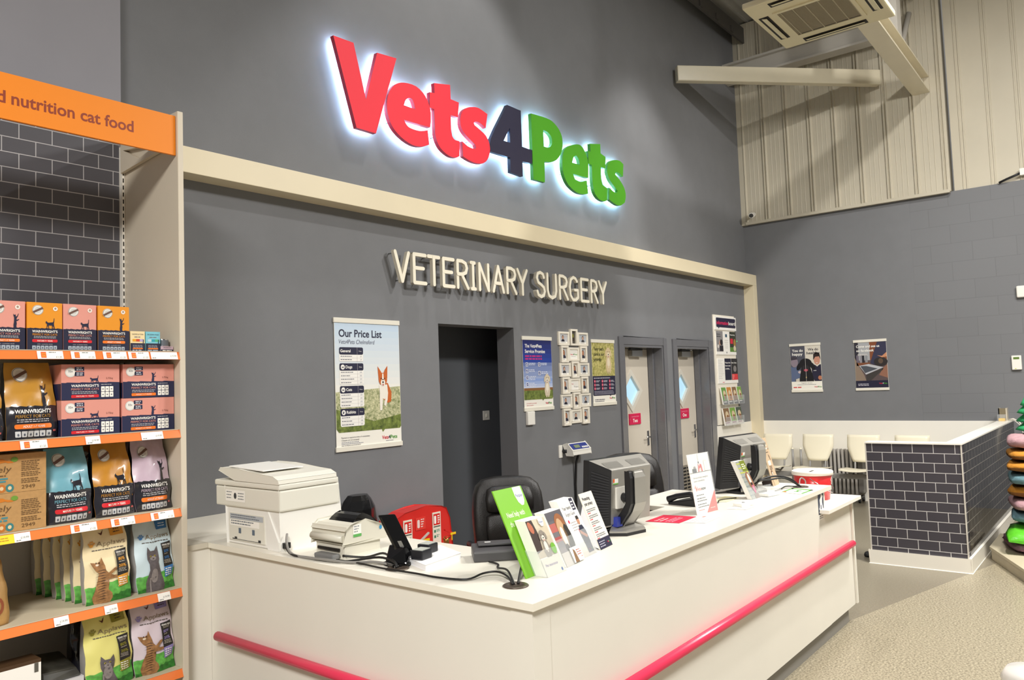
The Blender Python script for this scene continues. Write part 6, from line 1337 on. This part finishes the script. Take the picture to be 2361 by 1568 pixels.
a = Art(); a.lines(.01, .05, .09, 3, .014, .005, ink('#a8a49c'), 1)
flat_sheet('note_paper', [(4.03, 1.80), (4.06, 1.70), (4.19, 1.70), (4.16, 1.80)], PAPER, 'white note paper lying in front of the small white case', 'paper', a, flat((4.06, 1.705, CTZ+.0016), (1, 0, 0), (-.2, .98, 0), (0, 0, 1)))
t = leaner('leaflet_holder', 'clear holder of plaid leaflets with a panting brown dog, by the far monitor', 'leaflet holder', 4.46, 1.80, -4, 24)
mb = block(.105, .03, .235, PAPER, .004, -.052); a = Art(); a.rect(-.052, 0, .053, .235, ink('#8f9290'), 1)
for i in range(6): a.rect(-.052+i*.019, .0, -.046+i*.019, .235, ink('#a8ab9a'), 2)
for i in range(8): a.rect(-.052, .02+i*.028, .053, .027+i*.028, ink('#b3b84a' if i > 4 else '#7f8686'), 3)
a.rect(-.01, .17, .053, .235, ink('#6f7a1c'), 4); a.lines(.0, .215, .045, 3, .012, .006, ink('#e6e8c4'), 5); a.poly([(-.012, .14), (.02, .17), (.05, .14), (.053, .05), (.02, .03), (-.005, .07)], ink('#8a5f45'), 5); a.ell(.022, .12, .014, .035, ink('#e0d0c0'), 6, 12); a.ell(.025, .06, .013, .03, ink('#c26a86'), 7, 12); a.ell(.022, .09, .01, .01, ink('#2a1c18'), 8, 10); a.rect(.0, .0, .053, .03, ink('#8d7f78'), 6)
mb.art(a, flat((0, .004, 0), (1, 0, 0), (0, 0, 1), (0, -1, 0)), .0004); mb.build('leaflet_stack', t, local=True)
mb = block(.111, .002, .07, CLEAR, 0, -.055); mb.box(-.055, .056, 0, .04, -.002, 0, CLEAR); mb.build('clear_holder', t, local=True)
t = thing('card_dispenser', 'clear acrylic box of white cards beside the plaid leaflets', 'card holder', (4.60, 1.775, CTZ), None, (0, 0, -.2))
mb = MB()
for bq in ((-.07, .07, -.035, -.033, 0, .035), (-.07, .07, .033, .035, 0, .06), (-.07, -.068, -.035, .035, 0, .05), (.068, .07, -.035, .035, 0, .05), (-.07, .07, -.035, .035, 0, .002)): mb.box(*bq, CLEAR)
mb.build('clear_box', t, local=True)
mb = MB(); mb.box(-.06, .06, -.03, .03, .003, .018, PAPER); mb.build('cards', t, local=True)
t = leaner('card_stand', 'tall tan card stand with dog pictures beyond the far monitor', 'card stand', 5.05, 1.90, 4, 14)
TAN = M('tan_card', '#c2a98a', .6, var=.04, scale=30)
mb = block(.125, .004, .315, TAN, 0, -.0625); a = Art(); DBR = ink('#3a2c24')
a.lines(-.045, .29, .09, 3, .02, .010, ink('#efe4d2'), 2, .15); a.shape(CAT_WALK, -.055, .215, .025, .02, DBR, 2, rot=.4); a.shape(CAT_WALK, .03, .235, .025, .02, DBR, 2); a.lines(-.045, .222, .09, 1, .01, .004, DBR, 2); a.poly([(.012, .205), (.022, .20), (.035, .165), (.026, .17)], DBR, 2); a.rrect(-.035, .135, .02, .165, .008, ink('#efe4d2'), 2); a.lines(-.03, .128, .06, 3, .009, .004, DBR, 2); a.ell(-.012, .085, .016, .018, ink('#6d4a30'), 2, 12); a.ell(-.010, .08, .008, .012, ink('#efe4d2'), 3, 10); a.poly([(-.04, .07), (.0625, .07), (.0625, 0), (-.03, 0)], ink('#cbb394'), 4); a.shape(CAT_WALK, .01, .03, .028, .022, DBR, 5)
mb.art(a, LF, .0004); mb.build('card', t, local=True)
mb = MB(); mb.box(-.065, .065, .004, .07, 0, .05, M('dark_brown_plastic', '#2b1f1c', .35)); mb.build('base_tray', t, local=True, bevel=.004)
a = Art(); a.rect(.0, 0, .2, .015, ink('#5faa3a'), 1); a.rect(0, .135, .2, .15, ink('#5faa3a'), 1); a.rect(.165, 0, .2, .15, ink('#5faa3a'), 1); a.shape(CAT_WALK, .05, .05, .09, .05, ink('#5faa3a'), 2); a.rect(.0, .12, .03, .14, ink('#e0702c'), 3)
flat_sheet('form_sheet', [(4.715, 1.61), (4.88, 1.605), (4.96, 1.72), (4.76, 1.80)], PAPER, 'white form with a green border lying near the far grommet', 'paper', a, flat((4.735, 1.625, CTZ+.0016), (.93, -.02, 0), (.2, .93, 0), (0, 0, 1)))
YP = M('cream_paper', '#efe6b8', .55)
flat_sheet('loose_papers', [(4.22, 2.0), (4.26, 1.90), (4.44, 1.90), (4.47, 2.0)], YP, 'cream papers lying on the counter left of the far monitor', 'paper')
cable([(4.72, 1.93, 1.02), (4.80, 1.88, 1.055), (4.90, 1.83, 1.06), (4.98, 1.78, 1.035), (5.025, 1.738, CTZ+.004)], .006, BC, 'thick black cable arching from the far monitor to the far grommet')
cable([(4.74, 1.90, 1.05), (4.82, 1.86, 1.045), (4.93, 1.80, 1.045), (5.02, 1.732, CTZ+.004)], .006, BC, 'black cable running just below the arching one at the far monitor')
cable([(4.76, 1.80, q), (4.85, 1.80, q), (4.93, 1.79, q+.008), (5.01, 1.735, CTZ+.004)], .004, BC, 'thin black cable lying from the card box to the far grommet')
cable([(5.02, 1.74, CTZ+.004), (5.06, 1.75, 1.02), (5.10, 1.75, 1.03), (5.13, 1.74, 1.01), (5.12, 1.735, .99)], .004, GC, 'short grey wire loop standing out of the far grommet')
cable([(4.05, 1.96, q), (4.18, 1.92, q), (4.28, 1.95, q), (4.40, 1.90, q)], .003, BC, 'thin black wire lying between the acrylic sign and the far monitor')

# collecting bucket on the end shelf
t = thing('collection_bucket', 'red collection bucket with a white lid on the low end shelf', 'bucket', (5.43, 1.79, .85))
RB = M('red_bucket_plastic', '#d22a2c', .3, coat=.3); LW = M('bucket_lid_white', '#efe8dc', .4)
mb = MB(); mb.lathe([(.0, .0), (.105, .0), (.126, .172), (.122, .172), (.10, .006), (0, .006)], (5.43, 1.79, .85), RB, 32); mb.build('pail', t)
mb = MB(); mb.lathe([(.126, .165), (.134, .166), (.135, .188), (.128, .193), (.118, .188), (.0, .186)], (5.43, 1.79, .85), LW, 32); lid = mb.build('lid', t)
mb = MB(); mb.box(5.38, 5.46, 1.785, 1.80, 1.0358, 1.0372, SLOT); mb.build('coin_slot', lid)
mb = MB(); cxy = lambda an, r, z: (5.43+r*math.cos(an), 1.79+r*math.sin(an), .85+z)
mb.tube([cxy(math.radians(190), .127, .15), cxy(math.radians(215), .135, .11), cxy(math.radians(240), .133, .07), cxy(math.radians(265), .131, .05), cxy(math.radians(300), .133, .07), cxy(math.radians(330), .13, .12)], .003, CHROME, 6); mb.build('handle', t)
mb = MB(); a = Art(); a.poly([(0, .04), (.03, .075), (.06, .04), (.053, .033), (.03, .06), (.007, .033)], PAPER, 1); a.rect(.018, .01, .042, .035, PAPER, 1); a.text('DOGS', .0, -.035, .018, PAPER, 1, b=.03, w=.06); a.text('TRUST', .0, -.062, .018, PAPER, 1, b=.03, w=.06)
def cyl(u, v, e):
    an = math.radians(265)+u/.118; z = .09+v; r = .105+.021*z/.172+.0012+e; return Vector(cxy(an, r, z))
mb.art(a, cyl, .0005); rename(mb.build('printed_logo', t), 'white house mark and lettering')

# ------------------------------------------------------------------ behind the counter
t = thing('fire_extinguisher_stand', 'red moulded fire extinguisher stand against the wall behind the counter', 'stand', (4.04, 4.2, 0))
RM = M('red_moulded_plastic', '#d3221d', .35, coat=.2)
out = [(3.69, 0), (4.40, 0), (4.375, .45), (4.345, .70), (4.31, .775), (4.26, .800), (4.10, .816), (4.00, .812), (3.88, .800), (3.76, .755), (3.715, .70), (3.70, .45)]
mb = MB(); mb.prism([(x, 4.20, z) for x, z in out], (0, .13, 0), RM); o = mb.build('moulded_back', t, bevel=.025, seg=3); fix_normals(o)
mb = MB(); mb.box(3.67, 4.42, 3.93, 4.36, 0, .06, RM); mb.build('base', t, bevel=.02)
for x0, z0, ww, hh in ((3.862, .47, .085, .275), (4.158, .47, .085, .29)):
    mb = MB(); mb.box(x0, x0+ww, 4.194, 4.199, z0, z0+hh, ink('#e6e0cf')); a = Art(); a.rect(.008, hh-.095, ww-.008, hh-.012, ink('#d3221d'), 1); a.rrect(.014, hh-.085, .036, hh-.025, .008, PAPER, 2); a.lines(.05, hh-.025, .022, 4, .016, .008, PAPER, 2)
    a.rect(.008, hh-.11, ww-.008, hh-.103, ink('#33332f'), 1)
    for i in range(2): a.rect(.012, hh-.15-i*.04, .03, hh-.13-i*.04, ink('#2f7a5a'), 1); a.lines(.038, hh-.128-i*.04, .035, 2, .011, .006, ink('#4a8a74'), 1)
    a.ell(.022, .04, .012, .013, ink('#c9402c'), 1, 12); a.ell(.022, .04, .008, .009, ink('#e6e0cf'), 2, 10); a.lines(.038, .055, .035, 3, .011, .005, ink('#b9604c'), 1); mb.art(a, FRONT(x0, 4.194, z0), .0005); mb.build('instruction_plate', t)
mb = MB(); mb.box(3.985, 4.085, 4.196, 4.199, .655, .745, ink('#dc3a30')); a = Art(); a.rrect(.015, .015, .04, .075, .01, ink('#e9d2cc'), 1); a.lines(.052, .078, .035, 4, .017, .008, ink('#e9d2cc'), 1); mb.art(a, FRONT(3.985, 4.196, .655), .0005); mb.build('embossed_label', t)
BRS = M('brass', '#b08a4a', .35, .8)
for x, lever, lab in ((3.915, STEELG, 'red fire extinguisher with a grey lever and yellow tag, left on the stand'), (4.19, RM, 'red fire extinguisher with a red lever and yellow tag, right on the stand')):
    t = thing('fire_extinguisher', lab, 'fire extinguisher', (x, 4.09, .06), 'fire extinguishers on the red stand')
    y = 4.09; mb = MB(); mb.lathe([(.0, 0), (.07, 0), (.074, .01), (.074, .38), (.06, .43), (.03, .465), (.02, .475)], (x, y, .06), RM, 24); mb.build('cylinder', t)
    mb = MB(); mb.lathe([(.02, .47), (.022, .5), (.016, .53)], (x, y, .06), BRS, 14); mb.tube([(x-.03, y, .575), (x+.04, y, .575)], .009, BRS, 8); mb.build('valve', t)
    mb = MB(); mb.obox((x+.03, y-.01, .62), (.055, 0, .03 if x < 4.0 else -.022), (0, .009, 0), (0, 0, .005), lever); mb.obox((x+.03, y-.01, .59), (.05, 0, .008), (0, .009, 0), (0, 0, .004), lever); mb.build('lever', t)
    mb = MB(); mb.box(x+.02, x+.075, y-.03, y-.024, .60, .615, ink('#f0c81c')); mb.box(x+.03, x+.036, y-.03, y-.024, .56, .60, ink('#f0c81c')); rename(mb.build('safety_tag', t), 'yellow safety tag')

def office_chair(x, y, rz, label):
    t = thing('office_chair', label, 'chair', (x, y, 0), 'black office chairs behind the counter', (0, 0, math.radians(rz)))
    # local: faces -y
    def pad(zz, prof, hw, name, seam=None):
        rings = []; n = 24
        for z, yf, yb, w in prof:
            ring = []
            for k in range(n):
                a_ = 2*math.pi*k/n; c_, s_ = math.cos(a_), math.sin(a_); p = .45
                xx = math.copysign(abs(c_)**p, c_)*w; yy = (yf+yb)/2+math.copysign(abs(s_)**p, s_)*(yb-yf)/2
                ring.append((xx, yy+.03*(xx/hw)**2*-1, z))
            rings.append(ring)
        mb = MB(); mb.loft(rings, LEATHER); o = mb.build(name, t, local=True); fix_normals(o); return o
    pad(0, [(.56, .20, .29, .18), (.58, .18, .31, .215), (.66, .165, .32, .235), (.80, .17, .335, .245), (.90, .185, .345, .245), (1.00, .20, .355, .235), (1.06, .215, .35, .215), (1.10, .235, .34, .17), (1.115, .26, .32, .09)], .25, 'backrest')
    pad(0, [(.63, .14, .20, .13), (.65, .125, .21, .16), (.78, .12, .22, .17), (.86, .135, .22, .165), (.875, .15, .21, .14)], .25, 'lumbar_cushion')
    pad(0, [(.885, .15, .23, .13), (.90, .14, .24, .16), (.98, .15, .26, .165), (1.04, .175, .27, .15), (1.06, .20, .27, .11)], .25, 'head_cushion')
    rings = []
    mb = MB()
    for z, e in ((.44, .88), (.455, .97), (.50, 1.0), (.53, .97), (.545, .86)):
        rings.append([(math.copysign(abs(math.cos(2*math.pi*k/24))**.5, math.cos(2*math.pi*k/24))*.25*e, math.copysign(abs(math.sin(2*math.pi*k/24))**.5, math.sin(2*math.pi*k/24))*.25*e, z) for k in range(24)])
    mb.loft(rings, LEATHER); o = mb.build('seat', t, local=True); fix_normals(o)
    for s_ in (-1, 1):
        mb = MB(); mb.tube([(s_*.24, .15, .50), (s_*.285, .16, .56), (s_*.29, .12, .70), (s_*.285, -.06, .71), (s_*.27, -.12, .62), (s_*.24, -.1, .50)], .02, BLACK, 8); mb.build('armrest', t, local=True)
    mb = MB(); mb.tube([(0, .2, .45), (0, .30, .50), (0, .325, .62)], .03, BLACK, 8, ry=.012); mb.build('back_support', t, local=True)
    mb = MB(); mb.tube([(0, 0, .11), (0, 0, .28)], .03, BLACK, 12); mb.tube([(0, 0, .28), (0, 0, .44)], .018, CHROME, 12); mb.build('gas_post', t, local=True)
    for k in range(5):
        a_ = 2*math.pi*k/5+.3; mb = MB(); mb.tube([(0, 0, .105), (.15*math.cos(a_), .15*math.sin(a_), .095), (.29*math.cos(a_), .29*math.sin(a_), .07)], [.028, .022, .018], BLACK, 8); lg = mb.build('base_leg', t, local=True)
        mb = MB(); mb.lathe([(0, -.012), (.026, -.012), (.026, .012), (0, .012)], (.29*math.cos(a_), .29*math.sin(a_), .027), BLACK, 12, 'y'); mb.tube([(.29*math.cos(a_), .29*math.sin(a_), .03), (.29*math.cos(a_), .29*math.sin(a_), .07)], .008, BLACK, 6); mb.build('caster', lg, local=True)
    return t
c_ = office_chair(3.93, 3.20, -38, 'black leather office chair behind the green leaflet board')
c2_ = office_chair(4.84, 2.73, -30, 'black leather office chair behind the near monitor')
c_.scale = (1, 1, .965); c2_.scale = (1, 1, 1.045)
t = thing('waste_sack', 'shiny black sack standing by the wall just right of the big printer', 'sack', (3.52, 4.27, 0))
SK_ = M('black_polythene', '#121214', .2, bump=.5, bscale=14)
mb = MB(); rings = []
for z, w_, d_ in ((0, .10, .07), (.04, .15, .10), (.4, .16, .11), (.7, .15, .10), (.88, .135, .085), (.94, .105, .07), (.975, .075, .05)):
    rings.append([(3.515+(w_*(1+.12*math.sin(3*k+z*9)))*math.cos(2*math.pi*k/10), 4.27+d_*(1+.1*math.sin(5*k+z*5))*math.sin(2*math.pi*k/10), z) for k in range(10)])
mb.loft(rings, SK_, True, False); mb.build('polythene_bag', t)

lean_all()
